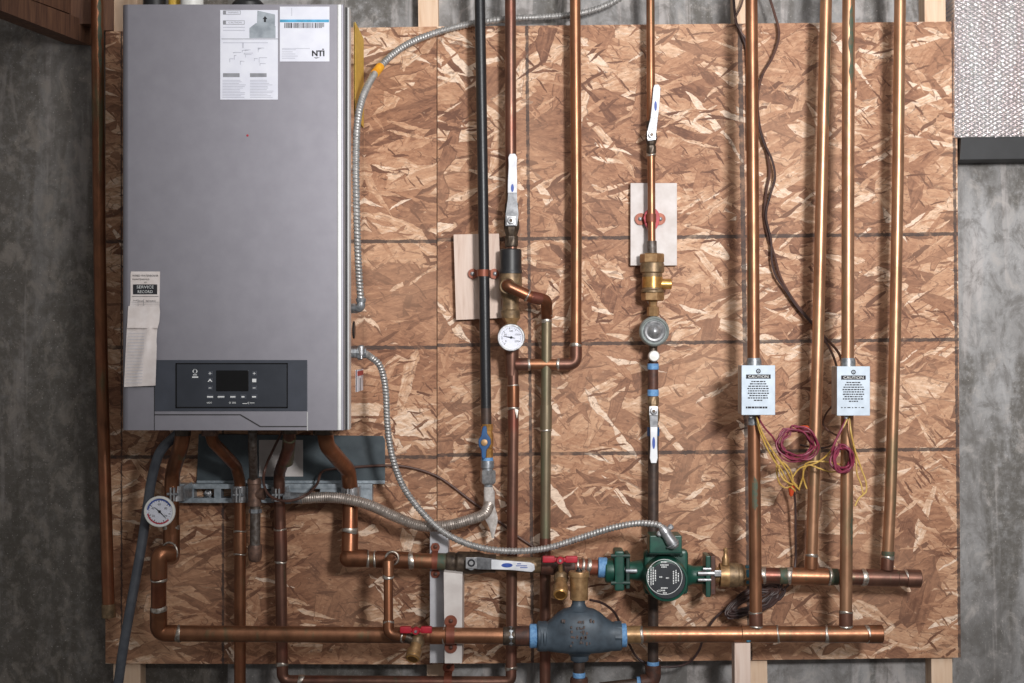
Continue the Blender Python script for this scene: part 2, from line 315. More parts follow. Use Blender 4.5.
class MB:
    def __init__(s): s.bm = bmesh.new()
    def rings(s, rings, caps=True, closed=False):
        vs = [[s.bm.verts.new(p) for p in r] for r in rings]; n = len(vs[0])
        for i in range(len(vs) - (0 if closed else 1)):
            a, b = vs[i], vs[(i + 1) % len(vs)]
            for j in range(n):
                s.bm.faces.new((a[j], a[(j + 1) % n], b[(j + 1) % n], b[j]))
        if caps and not closed:
            s.bm.faces.new(list(reversed(vs[0]))); s.bm.faces.new(vs[-1])
        return s
    def sweep(s, pts, rad, n=14, caps=True, ridge=None, closed=False):
        pts = [Vector(p) for p in pts]; m = len(pts)
        rads = rad if isinstance(rad, (list, tuple)) else [rad] * m
        tang = []
        for i in range(m):
            if closed: t = pts[(i + 1) % m] - pts[i - 1]
            else: t = pts[min(i + 1, m - 1)] - pts[max(i - 1, 0)]
            tang.append(t.normalized() if t.length > 1e-9 else Vector((0, 0, 1)))
        a, u, v = frame(tang[0]); rs = []; L = 0
        for i in range(m):
            if i:
                q = tang[i - 1].rotation_difference(tang[i]); u = q @ u; L += (pts[i] - pts[i - 1]).length
            u = (u - tang[i] * u.dot(tang[i])).normalized(); v = tang[i].cross(u)
            ring = []
            for j in range(n):
                th = 2 * PI * j / n; r = rads[i]
                if ridge: r *= 1 + ridge[1] * math.sin(2 * PI * L / ridge[0] + th * ridge[2])
                ring.append(pts[i] + u * (r * math.cos(th)) + v * (r * math.sin(th)))
            rs.append(ring)
        return s.rings(rs, caps, closed)
    def lathe(s, o, axis, prof, n=28, caps=True, phase=0.0):
        a, u, v = frame(Vector(axis)); o = Vector(o)
        return s.rings([[o + a * t + (u * math.cos(2 * PI * j / n + phase) + v * math.sin(2 * PI * j / n + phase)) * max(r, 1e-5) for j in range(n)] for t, r in prof], caps)
    def cyl(s, a, b, r, r2=None, n=24, bev=0.0, phase=0.0):
        a, b = Vector(a), Vector(b); L = (b - a).length; r2 = r if r2 is None else r2
        pr = [(0, r), (L, r2)] if not bev else [(0, r - bev), (bev, r), (L - bev, r2), (L, r2 - bev)]
        return s.lathe(a, b - a, pr, n, True, phase)
    def torus(s, c, axis, R_, r, n=36, m=10):
        a, u, v = frame(Vector(axis)); c = Vector(c)
        return s.sweep([c + (u * math.cos(2 * PI * i / n) + v * math.sin(2 * PI * i / n)) * R_ for i in range(n)], r, m, False, None, True)
    def box(s, lo, hi, bev=0.0, rot=None, piv=None):
        lo, hi = Vector(lo), Vector(hi); b2 = bmesh.new(); bmesh.ops.create_cube(b2, size=1)
        c = (lo + hi) / 2; d = hi - lo
        for v in b2.verts: v.co = Vector((v.co.x * d.x, v.co.y * d.y, v.co.z * d.z))
        if bev: bmesh.ops.bevel(b2, geom=b2.edges[:], offset=bev, segments=2, affect='EDGES', profile=.5)
        M = Matrix.Translation(c)
        if rot is not None: M = Matrix.Translation(c) @ rot.to_matrix().to_4x4()
        return s.join(b2, M)
    def join(s, b2, M=None):
        me = bpy.data.meshes.new('tmp'); b2.to_mesh(me); b2.free()
        if M is not None: me.transform(M)
        s.bm.from_mesh(me); bpy.data.meshes.remove(me); return s
    def pbox(s, x0, y0, x1, y1, d0, d1, bev=0.0, dr=None):
        """box whose front face (depth d1) covers the photo rectangle"""
        dr = d1 if dr is None else dr
        a, b = P(x0, y1, dr), P(x1, y0, dr); return s.box((a.x, -d1, a.z), (b.x, -d0, b.z), bev)
    def prism(s, poly, d0, d1, bev=0.0, dr=None):
        dr = d1 if dr is None else dr; pts = [P(x, y, dr) for x, y in poly]; b2 = bmesh.new()
        fr = [b2.verts.new((p.x, -d1, p.z)) for p in pts]; bk = [b2.verts.new((p.x, -d0, p.z)) for p in pts]
        b2.faces.new(fr); b2.faces.new(list(reversed(bk)))
        for i in range(len(pts)):
            j = (i + 1) % len(pts); b2.faces.new((fr[j], fr[i], bk[i], bk[j]))
        bmesh.ops.recalc_face_normals(b2, faces=b2.faces[:])
        if bev: bmesh.ops.bevel(b2, geom=b2.edges[:], offset=bev, segments=2, affect='EDGES', profile=.5)
        return s.join(b2)
    def quad(s, x0, y0, x1, y1, d):
        vs = [s.bm.verts.new(P(*q, d)) for q in ((x0, y1), (x1, y1), (x1, y0), (x0, y0))]; s.bm.faces.new(vs); return s
    def text(s, body, px, py, hpx, d, align='CENTER', rot=0.0, wpx=None, bold=0.0):
        cu = bpy.data.curves.new('t', 'FONT'); cu.body = body; cu.align_x = align; cu.align_y = 'CENTER'; cu.size = 1.0; cu.offset = bold; cu.resolution_u = 2
        o = bpy.data.objects.new('t', cu); COL.objects.link(o)
        dg = bpy.context.evaluated_depsgraph_get(); dg.update()
        me = bpy.data.meshes.new_from_object(o.evaluated_get(dg)); bpy.data.objects.remove(o); bpy.data.curves.remove(cu)
        if not me.vertices: bpy.data.meshes.remove(me); return s
        xs = [v.co.x for v in me.vertices]; ys = [v.co.y for v in me.vertices]
        h = max(ys) - min(ys); sy = R(hpx, d) / h; sx = sy if wpx is None else R(wpx, d) / (max(xs) - min(xs))
        cx = (max(xs) + min(xs)) / 2 if align == 'CENTER' else min(xs); cy = (max(ys) + min(ys)) / 2
        M = Matrix.Translation(P(px, py, d)) @ Matrix.Rotation(-rot, 4, 'Y') @ Matrix.Rotation(PI / 2, 4, 'X') @ Matrix.Diagonal((sx, sy, 1, 1)) @ Matrix.Translation((-cx, -cy, 0))
        me.transform(M); s.bm.from_mesh(me); bpy.data.meshes.remove(me); return s
    def build(s, name, mat, parent=None, label=None, sharp=38, org=None):
        bmesh.ops.recalc_face_normals(s.bm, faces=s.bm.faces[:])
        me = bpy.data.meshes.new(name); s.bm.to_mesh(me); s.bm.free()
        me.materials.append(MATS[mat] if isinstance(mat, str) else mat)
        for p in me.polygons: p.use_smooth = True
        me.set_sharp_from_angle(angle=math.radians(sharp))
        o = bpy.data.objects.new(name, me); COL.objects.link(o)
        if parent is not None:
            w0 = Vector(parent['_o']); me.transform(Matrix.Translation(-w0)); o.parent = parent
        else:
            w0 = Vector(org) if org is not None else sum((v.co for v in me.vertices), Vector()) / max(1, len(me.vertices))
            me.transform(Matrix.Translation(-w0)); o.location = w0
        o['_o'] = tuple(w0)
        if label: o['label'] = label
        wn = o.modifiers.new('normals', 'WEIGHTED_NORMAL'); wn.keep_sharp = True; wn.weight = 80
        return o

def thing(name, label, cat, loc, group=None):
    o = bpy.data.objects.new(name, None); o.empty_display_size = .05; COL.objects.link(o)
    o.location = loc; o['_o'] = tuple(loc); o['label'] = label; o['category'] = cat
    if group: o['group'] = group
    return o
def tag(o, label, cat, group=None):
    o['label'] = label; o['category'] = cat
    if group: o['group'] = group
    return o
def structure(o): o['kind'] = 'structure'; return o

def fillet(pts, rad, n=9):
    pts = [Vector(p) for p in pts]; out = [pts[0]]
    for i in range(1, len(pts) - 1):
        a, b, c = pts[i - 1], pts[i], pts[i + 1]; u, v = (a - b), (c - b); lu, lv = u.length, v.length; u.normalize(); v.normalize()
        ang = u.angle(v); rr = rad[i - 1] if isinstance(rad, (list, tuple)) else rad
        t = min(rr / math.tan(ang / 2) if ang < PI - .01 else 0, lu * .49, lv * .49)
        if t < 1e-5: out.append(b); continue
        p0, p1 = b + u * t, b + v * t
        for k in range(n + 1):
            f = k / n; out.append(p0 * (1 - f) ** 2 + b * 2 * f * (1 - f) + p1 * f * f)
    out.append(pts[-1]); return out
def spline(pts, step=.004):
    pts = [Vector(p) for p in pts]; q = [pts[0] * 2 - pts[1]] + pts + [pts[-1] * 2 - pts[-2]]; out = []
    for i in range(1, len(q) - 2):
        p0, p1, p2, p3 = q[i - 1:i + 3]; n = max(2, int((p2 - p1).length / step))
        for k in range(n):
            t = k / n
            out.append(.5 * ((2 * p1) + (p2 - p0) * t + (2 * p0 - 5 * p1 + 4 * p2 - p3) * t * t + (3 * p1 - p0 - 3 * p2 + p3) * t ** 3))
    out.append(pts[-1]); return out
def PX(l): return [P(*p) for p in l]
def poly(pxs, d): return [P(x, y, d) for x, y in pxs]
X, Y, Z = Vector((1, 0, 0)), Vector((0, 1, 0)), Vector((0, 0, 1))
FWD = Vector((0, -1, 0))

def tube(name, mat, parent, pxs, rp, n=18, rad=0.0, label=None):
    pts = PX(pxs); dm = sum(p[2] for p in pxs) / len(pxs)
    if rad: pts = fillet(pts, rad)
    return MB().sweep(pts, R(rp, dm), n).build(name, mat, parent, label)
def collar(name, mat, parent, a, b, rp, label=None, lip=.0):
    """short coupling sleeve between two photo points on a pipe"""
    A, B = P(*a), P(*b); L = (B - A).length; r = R(rp, a[2]); e = min(L * .2, .0012)
    return MB().lathe(A, B - A, [(0, r * .93), (e, r), (L - e, r), (L, r * .93)], 22).build(name, mat, parent, label)
def ring(parent, at, axis, rp, wpx=2.0, mat='solder', name='solder_joint'):
    c = P(*at); a = Vector(axis).normalized(); wdt = R(wpx, at[2]); r = R(rp, at[2])
    rn = random.Random(round(at[0] * 7 + at[1] * 13)); _, u, v = frame(a); n = 22; rs = []
    p1, p2 = rn.uniform(0, 6.3), rn.uniform(0, 6.3)
    for f, q in ((-.5, .955), (-.2, 1.0), (.2, 1.0), (.5, .955)):      # a wiped joint, wider on one side than the other
        rs.append([c + a * (wdt * (f * (1 + .45 * math.sin(2 * PI * k / n + p1)) + .22 * math.sin(4 * PI * k / n + p2))) + (u * math.cos(2 * PI * k / n) + v * math.sin(2 * PI * k / n)) * r * (q + (.015 * math.sin(6 * PI * k / n + p1) if q == 1.0 else 0)) for k in range(n)])
    return MB().rings(rs).build(name, mat, parent)

# ================================================================== SETTING
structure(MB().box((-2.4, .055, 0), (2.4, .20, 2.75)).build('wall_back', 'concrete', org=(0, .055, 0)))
structure(MB().box((-2.4, -3.6, -.1), (2.4, .055, 0)).build('floor', 'concrete_floor', org=(0, 0, 0)))

# boards of oriented strand board
def board_line_z(py): return (CY - py) * S
strand_board('strand_board_a', 3, [board_line_z(241.5), board_line_z(347.5), board_line_z(457)], [((121.5 - CX) * S, .0016, 0), ((223 - CX) * S, .0022, 0)], 0.0, False)
sl = 6.0 / 520
z0 = lambda py: (CY - py) * S + 0.0
strand_board('strand_board_b', 11, [z0(240) + 75 * S * sl, z0(346) + 75 * S * sl, z0(455.5) + 75 * S * sl][:0] + [z0(239), z0(344.5), z0(454.3)],
             [((529.7 - CX) * S, .0030, .009), ((745 - CX) * S, .0044, .0165), ((956.3 - CX) * S, .0030, .011)], sl, True)
o = MB().prism([(105.5, 31.5), (436.6, 26.5), (436.6, 664.5), (105.5, 663.5)], -.011, 0.0).build('strand_board', 'strand_board_a', org=(0, 0, ZC))
tag(o, 'oriented strand board sheet behind the silver boiler, left of the thin vertical seam', 'board', 'strand board sheets')
o = MB().prism([(437.5, 26.5), (956.5, 21.5), (960.8, 657.5), (437.5, 664.0)], -.011, 0.0).build('strand_board', 'strand_board_b', org=(0, 0, ZC))
tag(o, 'wide oriented strand board sheet right of the seam, carrying the pump and most pipes', 'board', 'strand board sheets')

# studs between the boards and the concrete
def stud(xt, xb, wpx, label):
    a, b = P(xt, 0, -.011), P(xb, 683, -.011); m = MB(); h = wpx * S / 2
    sl_ = (b.x - a.x) / (b.z - a.z); zt, zb = 2.5, 0.0
    for_top, for_bot = a.x + (zt - a.z) * sl_, a.x + (zb - a.z) * sl_
    bm = m.bm; f = [Vector((for_top - h, .011, zt)), Vector((for_top + h, .011, zt)), Vector((for_bot + h, .011, zb)), Vector((for_bot - h, .011, zb))]
    m.rings([f, [q + Vector((0, .044, 0)) for q in f]])
    tag(m.build('wall_stud', 'pine_pale'), label, 'stud', 'wood studs behind the boards')
stud(124, 127, 27, 'pale wood stud at the left end of the boards, behind the hanging grey hose')
stud(428, 437, 20, 'pale wood stud behind the board seam, seen between boiler and black pipe')
stud(744, 757, 21, 'pale wood stud behind the leftmost of the four tall manifold risers')
stud(935, 942, 21, 'pale wood stud at the right edge of the boards beside the foil')

# framing in the upper left corner
def bar4(a0, a1, ha, hb, thick):   # skewed beam from a0 to a1, face heights ha/hb
    m = MB(); 
    r0 = [a0, a0 + Z * -ha, a0 + Z * -ha + thick, a0 + thick]; r1 = [a1, a1 + Z * -hb, a1 + Z * -hb + thick, a1 + thick]
    return m.rings([r0, r1])
o = bar4(P(92, 23, -.05), P(-70, -38, .45), .044, .034, Vector((-.05, .0, .004))).build('floor_joist', 'joist_wood')
tag(o, 'dark brown lower wooden joist running out of the upper left corner', 'joist')
o = bar4(P(80, -14, -.04), P(-70, -75, .45), .060, .060, Vector((-.05, .0, 0))).build('floor_joist', 'joist_wood')
tag(o, 'upper wooden joist stacked on the dark joist in the upper left corner', 'joist')
o = MB().pbox(54, -70, 92.5, 24, -.054, -.005, .001).build('wood_blocking', 'joist_wood'); tag(o, 'reddish wood block behind the tall left copper pipe at its top', 'lumber')
o = MB().pbox(103.5, -70, 113, 30.5, -.054, -.003, .001).build('wood_blocking', 'joist_wood'); tag(o, 'dark wood block just right of the tall left copper pipe, above the board', 'lumber')

# foil insulation
t = thing('foil_insulation', 'shiny bubble foil insulation hanging in the upper right corner', 'insulation', P(990, 137, .01))
MB().pbox(954, -60, 1120, 138, -.054, .010, .003).build('foil_sheet', 'bubble_foil', t)
MB().prism([(961, 137), (1120, 135), (1120, 158), (959.5, 160)], -.054, .013, .002).build('edge_tape', 'rubber_black', t, 'black tape along the bottom edge')

# ================================================================== BOILER
BF = .31
t = thing('wall_boiler', 'large silver grey wall hung boiler with dark control panel', 'boiler', P(235, 431, .15))
xl, xr = P(121.5, 0, BF).x, P(347.4, 0, BF).x
zt, zb = P(0, 4.5, BF).z, P(0, 430.2, BF).z
def rrect(x0, x1, y0, y1, rl, rr, n=7):     # plan outline of the front cover, rounded at its two front corners (y0 is the front)
    pts = [(x0, y1)]
    for k in range(n + 1):
        a = PI + (PI / 2) * k / n; pts.append((x0 + rl + rl * math.cos(a), y0 + rl + rl * math.sin(a)))
    for k in range(n + 1):
        a = 1.5 * PI + (PI / 2) * k / n; pts.append((x1 - rr + rr * math.cos(a), y0 + rr + rr * math.sin(a)))
    pts.append((x1, y1)); return pts
def slab(plan, z0_, z1_): return MB().rings([[Vector((x, y, z0_)) for x, y in plan], [Vector((x, y, z1_)) for x, y in plan]])
casing = slab([(xl + .006, -BF + .05), (xr, -BF + .05), (xr, -.012), (xl + .006, -.012)], zb + .006, zt - .004).build('casing', 'boiler_side_steel', t, 'polished steel casing that mirrors the board')
cover = slab(rrect(xl, xr - .0055, -BF, -BF + .046, .012, .004), zb, zt).build('front_cover', 'boiler_cover', t, sharp=25)
xa = P(337.3, 0, BF).x
slab(rrect(xa, xr - .0050, -BF - .0012, -BF + .03, .001, .010), zb + .0005, zt - .0005).build('edge_highlight', 'boiler_edge', cover, 'highlight painted pale along the right vertical edge', 30)  # paler strip puts the rounded edge's highlight into the colour
slab([(xr - .0056, -BF + .012), (xr - .002, -BF + .012), (xr - .002, -BF + .05), (xr - .0056, -BF + .05)], zb, zt - .002).build('gasket', 'boiler_gap', t, 'dark gap behind the cover')
slab([(xr - .0018, -BF + .02), (xr + .001, -BF + .02), (xr + .001, -BF + .052), (xr - .0018, -BF + .052)], zb, zt - .001).build('casing_flange', 'boiler_edge', t)
# lower control section
e = .0006
cs = MB().pbox(154.5, 360, 307.3, 411.2, BF - .012, BF + .0014, .0008).build('control_panel', 'panel_dark', t)
MB().pbox(176.5, 363.4, 287, 407.5, BF, BF + .0030, .0012).build('control_face', 'panel_face', cs)
m = MB()
for a in [((176, 363), (287.5, 364.2)), ((176, 406.8), (287.5, 408)), ((175.6, 363), (176.8, 408)), ((286.6, 363), (287.8, 408))]: m.quad(*a[0], *a[1], BF + .0033)
m.build('face_outline', 'screen', cs)
MB().pbox(216, 370.4, 248.5, 391.2, BF, BF + .0042, .0008).build('display', 'screen', cs, 'black rectangular display')
for bx, by in ((210, 373.5), (210, 380.5), (210, 388), (254.2, 373.5), (254.2, 380.5), (254.2, 388), (210, 396.8), (221, 396.8), (232.8, 396.8), (243, 396.8), (254, 396.8)):
    hw = 2.6 if by < 392 else 3.2
    MB().pbox(bx - hw, by - 2.4, bx + hw, by + 2.4, BF, BF + .0038, .0006).build('button', 'panel_dark', cs)
m = MB(); ds = BF + .0042
for bx in (210, 254.2):
    m.text('+', bx, 373.4, 2.8, ds); m.quad(bx - 1.4, 387.6, bx + 1.4, 388.3, ds)
m.prism([(207.6, 381.8), (210, 378.6), (212.4, 381.8), (211, 381.8), (211, 380.9), (209, 380.9), (209, 381.8)], ds - .0003, ds)
m.quad(252.2, 378.8, 256.2, 382.2, ds)
for bx, hw in ((210, 3.0), (221, 3.4), (232.8, 2.6), (243, 1.5), (254, 2.0)): m.quad(bx - hw, 396.1, bx + hw, 397.5, ds)
m.text('()', 195, 371.3, 4.4, BF + .0034, wpx=5); m.quad(193, 374.5, 197, 375.3, BF + .0034); m.quad(192.2, 376.4, 198.2, 377.8, BF + .0034)
for bx in (207.5, 209.2, 211): m.text('o', bx, 402.7, 1.6, BF + .0034)
for bx in (230, 233, 235): m.text('o', bx, 402.7, 1.9, BF + .0034)
m.quad(242.5, 403.2, 247, 403.8, BF + .0034); m.text('c', 248.4, 403, 2, BF + .0034); m.quad(250, 402.6, 254.5, 403.2, BF + .0034)
m.build('lettering', 'white_ink', cs)
m = MB()
m.prism([(154.5, 414.2), (240.6, 414.2), (260.6, 426.0), (307.3, 426.0), (307.3, 427.1), (260, 427.1), (240, 415.3), (154.5, 415.3)], BF, BF + e)
m.quad(154.0, 361, 154.7, 431, BF + e); m.quad(122.5, 386.4, 154.5, 387.1, BF + e)
m.build('seam', 'boiler_gap', cover)
MB().quad(306.9, 412, 307.9, 430.5, BF + e * 1.2).build('panel_edge', 'boiler_edge', cover)
# printed sheets stuck on the cover
s1 = MB().pbox(220.2, 10, 277.8, 99.6, BF, BF + .0010).build('instruction_sheet', 'paper', t, 'white printed instruction sheet')
dd = BF + .0014; m = MB()
m.quad(221.5, 38.6, 278.6, 39.2, dd)
for bx0, by, bx1 in ((223, 12.5, 240.5), (223, 22.5, 244.5)):
    m.quad(bx0, by - 2, bx1, by - 1.6, dd); m.quad(bx0, by + 1.6, bx1, by + 2, dd); m.quad(bx1 - .4, by - 2, bx1, by + 2, dd); m.quad(bx0, by - 1.8, bx0 + 3, by + 1.8, dd)
m.text('WARNING', 233, 12.5, 1.5, dd, wpx=11); m.text('CAUTION', 235, 22.5, 1.5, dd, wpx=13)
for bx in (223, 250): m.quad(bx, 73.2, bx + 16.6, 77, dd)
m.build('lettering', 'grey_ink', s1)
m = MB(); rn = random.Random(4)
for i in range(12):
    for bx in (222.5, 250):
        m.quad(bx, 80 + i * 1.55, bx + rn.uniform(16, 24), 80.5 + i * 1.55, dd)
for y_ in (27, 30, 42.5): m.quad(223, y_, 245 if y_ < 40 else 268, y_ + .5, dd)
for i in range(13):       # faint exploded drawing
    a = rn.uniform(228, 262); b = rn.uniform(46, 66); m.quad(a, b, a + rn.uniform(2, 9), b + .5, dd); m.quad(a, b, a + .5, b + rn.uniform(1, 6), dd)
m.quad(242.5, 42.5, 243.5, 48, dd)
m.build('lettering', 'pale_ink', s1)
m = MB(); m.prism([(257.5, 10.5), (275, 14.5), (275, 26), (271, 29), (257, 24)], dd - .0003, dd); m.prism([(249.5, 28), (256, 23), (275.5, 26), (275.5, 38), (249.5, 38)], dd - .0003, dd + .0001)
m.build('picture', 'print_grey', s1)
MB().prism([(264, 22), (264, 19), (262.6, 19), (265, 16), (267.4, 19), (266, 19), (266, 22)], dd, dd + .0004).build('arrow', 'black_ink', s1)
s2 = MB().pbox(279.8, 6.6, 329.4, 61.5, BF, BF + .0010).build('shipping_label', 'paper', t, 'white label with blue stripe and barcode')
MB().quad(280, 19.5, 329, 22.2, dd).build('stripe', 'sky_ink', s2)
m = MB(); bx = 284.5
while bx < 324:
    wd = rn.choice((.4, .6, .9, 1.2)); m.quad(bx, 22.9, min(bx + wd, 324), 28 - (bx > 322), dd); bx += wd + rn.choice((.5, .7, 1.0))
m.build('barcode', 'black_ink', s2)
m = MB()
for i in range(5): m.quad(282, 49.5 + i * 2.1, 282 + rn.uniform(8, 20), 50 + i * 2.1, dd)
m.quad(282, 48.2, 310, 48.6, dd); m.quad(291.5, 8, 292, 16, dd); m.build('lettering', 'pale_ink', s2)
m = MB(); m.text('NTI', 318.2, 53.3, 5.8, dd, wpx=12.5, bold=.035); m.quad(322.3, 48.7, 323.8, 49.8, dd); m.prism([(313.5, 57.2), (316, 58.5), (320, 57.2), (316, 57.6)], dd - .0003, dd); m.build('lettering', 'black_ink', s2)
MB().lathe(P(247.5, 135.5, BF), FWD, [(0, R(1.2, BF)), (.0006, R(1.0, BF))], 14).build('red_dot', 'label_red', t, 'tiny red dot on the cover')
# right side of the casing: sticker, small label, knock-out
xs_ = xr + .0008
def side_quad(m, d0, d1, py0, py1, skew=0.0):
    z0_, z1_ = ZC - (py0 - CY) * K(d0), ZC - (py1 - CY) * K(d0)
    m.rings([[Vector((xs_, -d0, z0_)), Vector((xs_, -d1, z0_)), Vector((xs_, -d1, z1_)), Vector((xs_, -d0, z1_))], [Vector((xs_ + .0006, -d0, z0_)), Vector((xs_ + .0006, -d1, z0_)), Vector((xs_ + .0006, -d1, z1_)), Vector((xs_ + .0006, -d0, z1_))]])
m = MB(); side_quad(m, .185, .028, 22, 116); m.build('caution_sticker', 'yellow_sticker', casing, 'tall yellow sticker on the right side')
m = MB(); side_quad(m, .155, .04, 370, 392); q = m.build('rating_label', 'paper', casing, 'small white label on the right side')
xs_ += .0008
m = MB(); side_quad(m, .152, .045, 371.3, 376); m.build('label_band', 'label_red', q)
m = MB(); side_quad(m, .11, .09, 378, 391); m.build('lettering', 'grey_ink', q)
xs_ = xr + .0008
MB().lathe(Vector((xs_ - .0004, -.2, P(0, 330, .2).z)), X, [(0, .016), (.0012, .015)], 24).build('knockout_plug', 'black_plastic', casing)
# short fittings under the boiler
for (px, py, rp, d) in ((183, 436, 8, .2), (210, 436, 8.5, .2), (253, 433, 5, .2), (290, 434, 7.5, .2), (323, 435, 10, .2)):
    MB().cyl(P(px, 420, d), P(px, py, d), R(rp, d), None, 20, .001).build('pipe_stub', 'bronze_dark' if px != 210 else 'relief_rust', t)
# folded service record hanging on the left of the cover
t = thing('service_tag', 'creased white paper service record stuck to the lower left of the boiler', 'tag', P(141, 387, BF + .004))
rows = [(271.5, 131, 160, .0016), (274, 130.5, 160, .0016), (300, 130.5, 159.5, .0018), (308, 129.5, 159.3, .002)]
m = MB(); fr = []
for y_, a, b, off in rows: fr.append([P(a + (b - a) * i / 8, y_, BF + off) for i in range(9)])
bk = [[p + Vector((0, .0006, 0)) for p in r] for r in fr]
def sheet(m, fr, th=.0006):
    bm = m.bm; f = [[bm.verts.new(p) for p in r] for r in fr]; b = [[bm.verts.new(p + Vector((0, th, 0))) for p in r] for r in fr]
    for i in range(len(f) - 1):
        for j in range(len(f[0]) - 1):
            bm.faces.new((f[i][j], f[i][j + 1], f[i + 1][j + 1], f[i + 1][j])); bm.faces.new((b[i][j], b[i + 1][j], b[i + 1][j + 1], b[i][j + 1]))
    n, k = len(f) - 1, len(f[0]) - 1
    for i in range(n): bm.faces.new((f[i][0], f[i + 1][0], b[i + 1][0], b[i][0])); bm.faces.new((f[i][k], b[i][k], b[i + 1][k], f[i + 1][k]))
    for j in range(k): bm.faces.new((f[0][j], b[0][j], b[0][j + 1], f[0][j + 1])); bm.faces.new((f[n][j], f[n][j + 1], b[n][j + 1], b[n][j]))
    return m
sheet(m, fr).build('top_sheet', 'paper_tag', t)
m = MB(); fr = []
for y_, a, b in ((306, 128.3, 159.4), (312, 127.8, 160), (322, 127.4, 159.2), (328, 127, 157.6)):
    fr.append([P(a + (b - a) * i / 10, y_, BF + .003 + .0022 * math.sin(i * .9 + y_ * .2) ** 2 + (.004 if y_ > 325 else 0)) for i in range(11)])
sheet(m, fr).build('middle_sheet', 'paper_tag', t)
m = MB(); fr = []
for q in range(13):
    f = q / 12; y_ = 328 + 59 * f; a = 126.8 - 2.8 * f; b = 157.4 - 2.0 * f if f > .3 else 157.4 - 1.5 * f / .3 + 1.0 * f
    fr.append([P(a + (b - a) * i / 14, y_ - (1.5 * i / 14), BF + .004 + .006 * math.sin(f * PI) * (i / 14) + .0045 * math.exp(-((i / 14 - .75 + .35 * f) / .12) ** 2)) for i in range(15)])
bs = sheet(m, fr).build('lower_sheet', 'paper_tag', t)
dd = BF + .0024; m = MB()
m.text('WIRED WATERBOILER', 145.3, 275.6, 1.9, dd, wpx=26); m.text('MAINTENANCE', 141, 279.3, 1.6, dd, wpx=17); m.text('OF', 145.5, 282.4, 1.4, dd)
m.quad(133, 284.4, 157.2, 294.3, dd)
m.text('DATE', 135.5, 300.5, 1.2, dd); m.text('WORK', 141, 301, 1.2, dd); m.text('REMARKS', 151, 301, 1.4, dd, wpx=10)
m.quad(132, 296.2, 158.5, 296.6, dd); m.build('lettering', 'black_ink', t)
m = MB(); m.text('SERVICE', 145.2, 287, 2.9, dd + .0005, wpx=17); m.text('RECORD', 145.2, 291.7, 2.9, dd + .0005, wpx=15); m.build('heading', 'white_ink', t)
m = MB()
for i in range(4): m.quad(131.5, 303 + i * 1.9 - 1, 158.8, 303.3 + i * 1.9 - 1, dd + .0002)
m.quad(138, 299, 138.3, 306, dd + .0002); m.quad(143.5, 299, 143.8, 306, dd + .0002)
m.build('ruled_line', 'grey_ink', t)
m = MB()
for i in range(17):
    y_ = 333 + i * 3.1; f = (y_ - 328) / 59
    m.quad(128.5 - 2.6 * f, y_, 145 - 3 * f, y_ + .35, BF + .0115)
m.build('ruled_line', 'pale_ink', t)

# things standing on the boiler, seen over its top edge
o = MB().cyl(P(192, 5.5, .2) - Z * .018, P(192, -60, .2), R(11.3, .2), None, 28).build('vent_pipe', 'white_plastic'); tag(o, 'white plastic vent pipe rising from the boiler top', 'pipe')
o = MB().lathe(P(174.5, 5.5, .17) - Z * .018, Z, [(0, R(6, .17)), (.03, R(6, .17)), (.045, R(4, .17)), (.06, R(4, .17))], 20).build('yellow_cap', 'yellow_sticker'); tag(o, 'yellow cap on the boiler top beside the white vent pipe', 'cap')
o = MB().lathe(P(155, 5.5, .17) - Z * .018, Z, [(0, R(11, .17)), (.05, R(11, .17)), (.06, R(7, .17)), (.12, R(7, .17))], 24).build('air_intake', 'black_plastic'); tag(o, 'black round air intake collar on the boiler top left', 'vent')
o = MB().lathe(P(248, 5.5, .17) - Z * .018, Z, [(0, R(16, .17)), (.02, R(16, .17)), (.026, R(13, .17))], 28).build('intake_cap', 'black_plastic'); tag(o, 'low dark cap on the boiler top above the printed sheets', 'cap')

# backplate and strut under the boiler
t = thing('mounting_plate', 'dark blue grey steel plate on the board under the boiler', 'plate', P(290, 484, 0))
MB().prism([(198.5, 434), (383, 436), (385, 440), (385, 483.5), (196.5, 483.5)], 0.0005, .006, .001).build('plate', 'backplate', t)
MB().pbox(259, 440, 303, 476.5, .006, .0068).build('paper_label', 'pale_board', t, 'pale paper label on the plate')
MB().pbox(196.5, 480.5, 385, 484, .006, .010, .001).build('bottom_lip', 'zinc_strut', t)
MB().cyl(P(334, 461, .008), P(338, 447, .008), R(2.2, .01), None, 10).build('cable_clip', 'black_plastic', t)
t = thing('strut_channel', 'slotted zinc strut channel across the pipes below the boiler', 'strut', P(274, 503, 0))
m = MB()
m.pbox(166, 484, 372, 489, .0005, .032, .0008); m.pbox(166, 498, 372, 503, .0005, .032, .0008)
for a, b in ((166, 194), (214, 221), (231, 263), (275, 310), (320, 346), (354, 372)): m.pbox(a, 487.5, b, 499.5, .0005, .0295, .0004)
m.build('channel', 'zinc_strut', t)
for bx in (208.5, 268, 350): MB().lathe(P(bx, 493.5, .002), FWD, [(0, R(4.5)), (.004, R(4.5)), (.005, R(2.6)), (.012, R(2.4)), (.013, 0.001)], 6).build('bolt', 'steel', t)
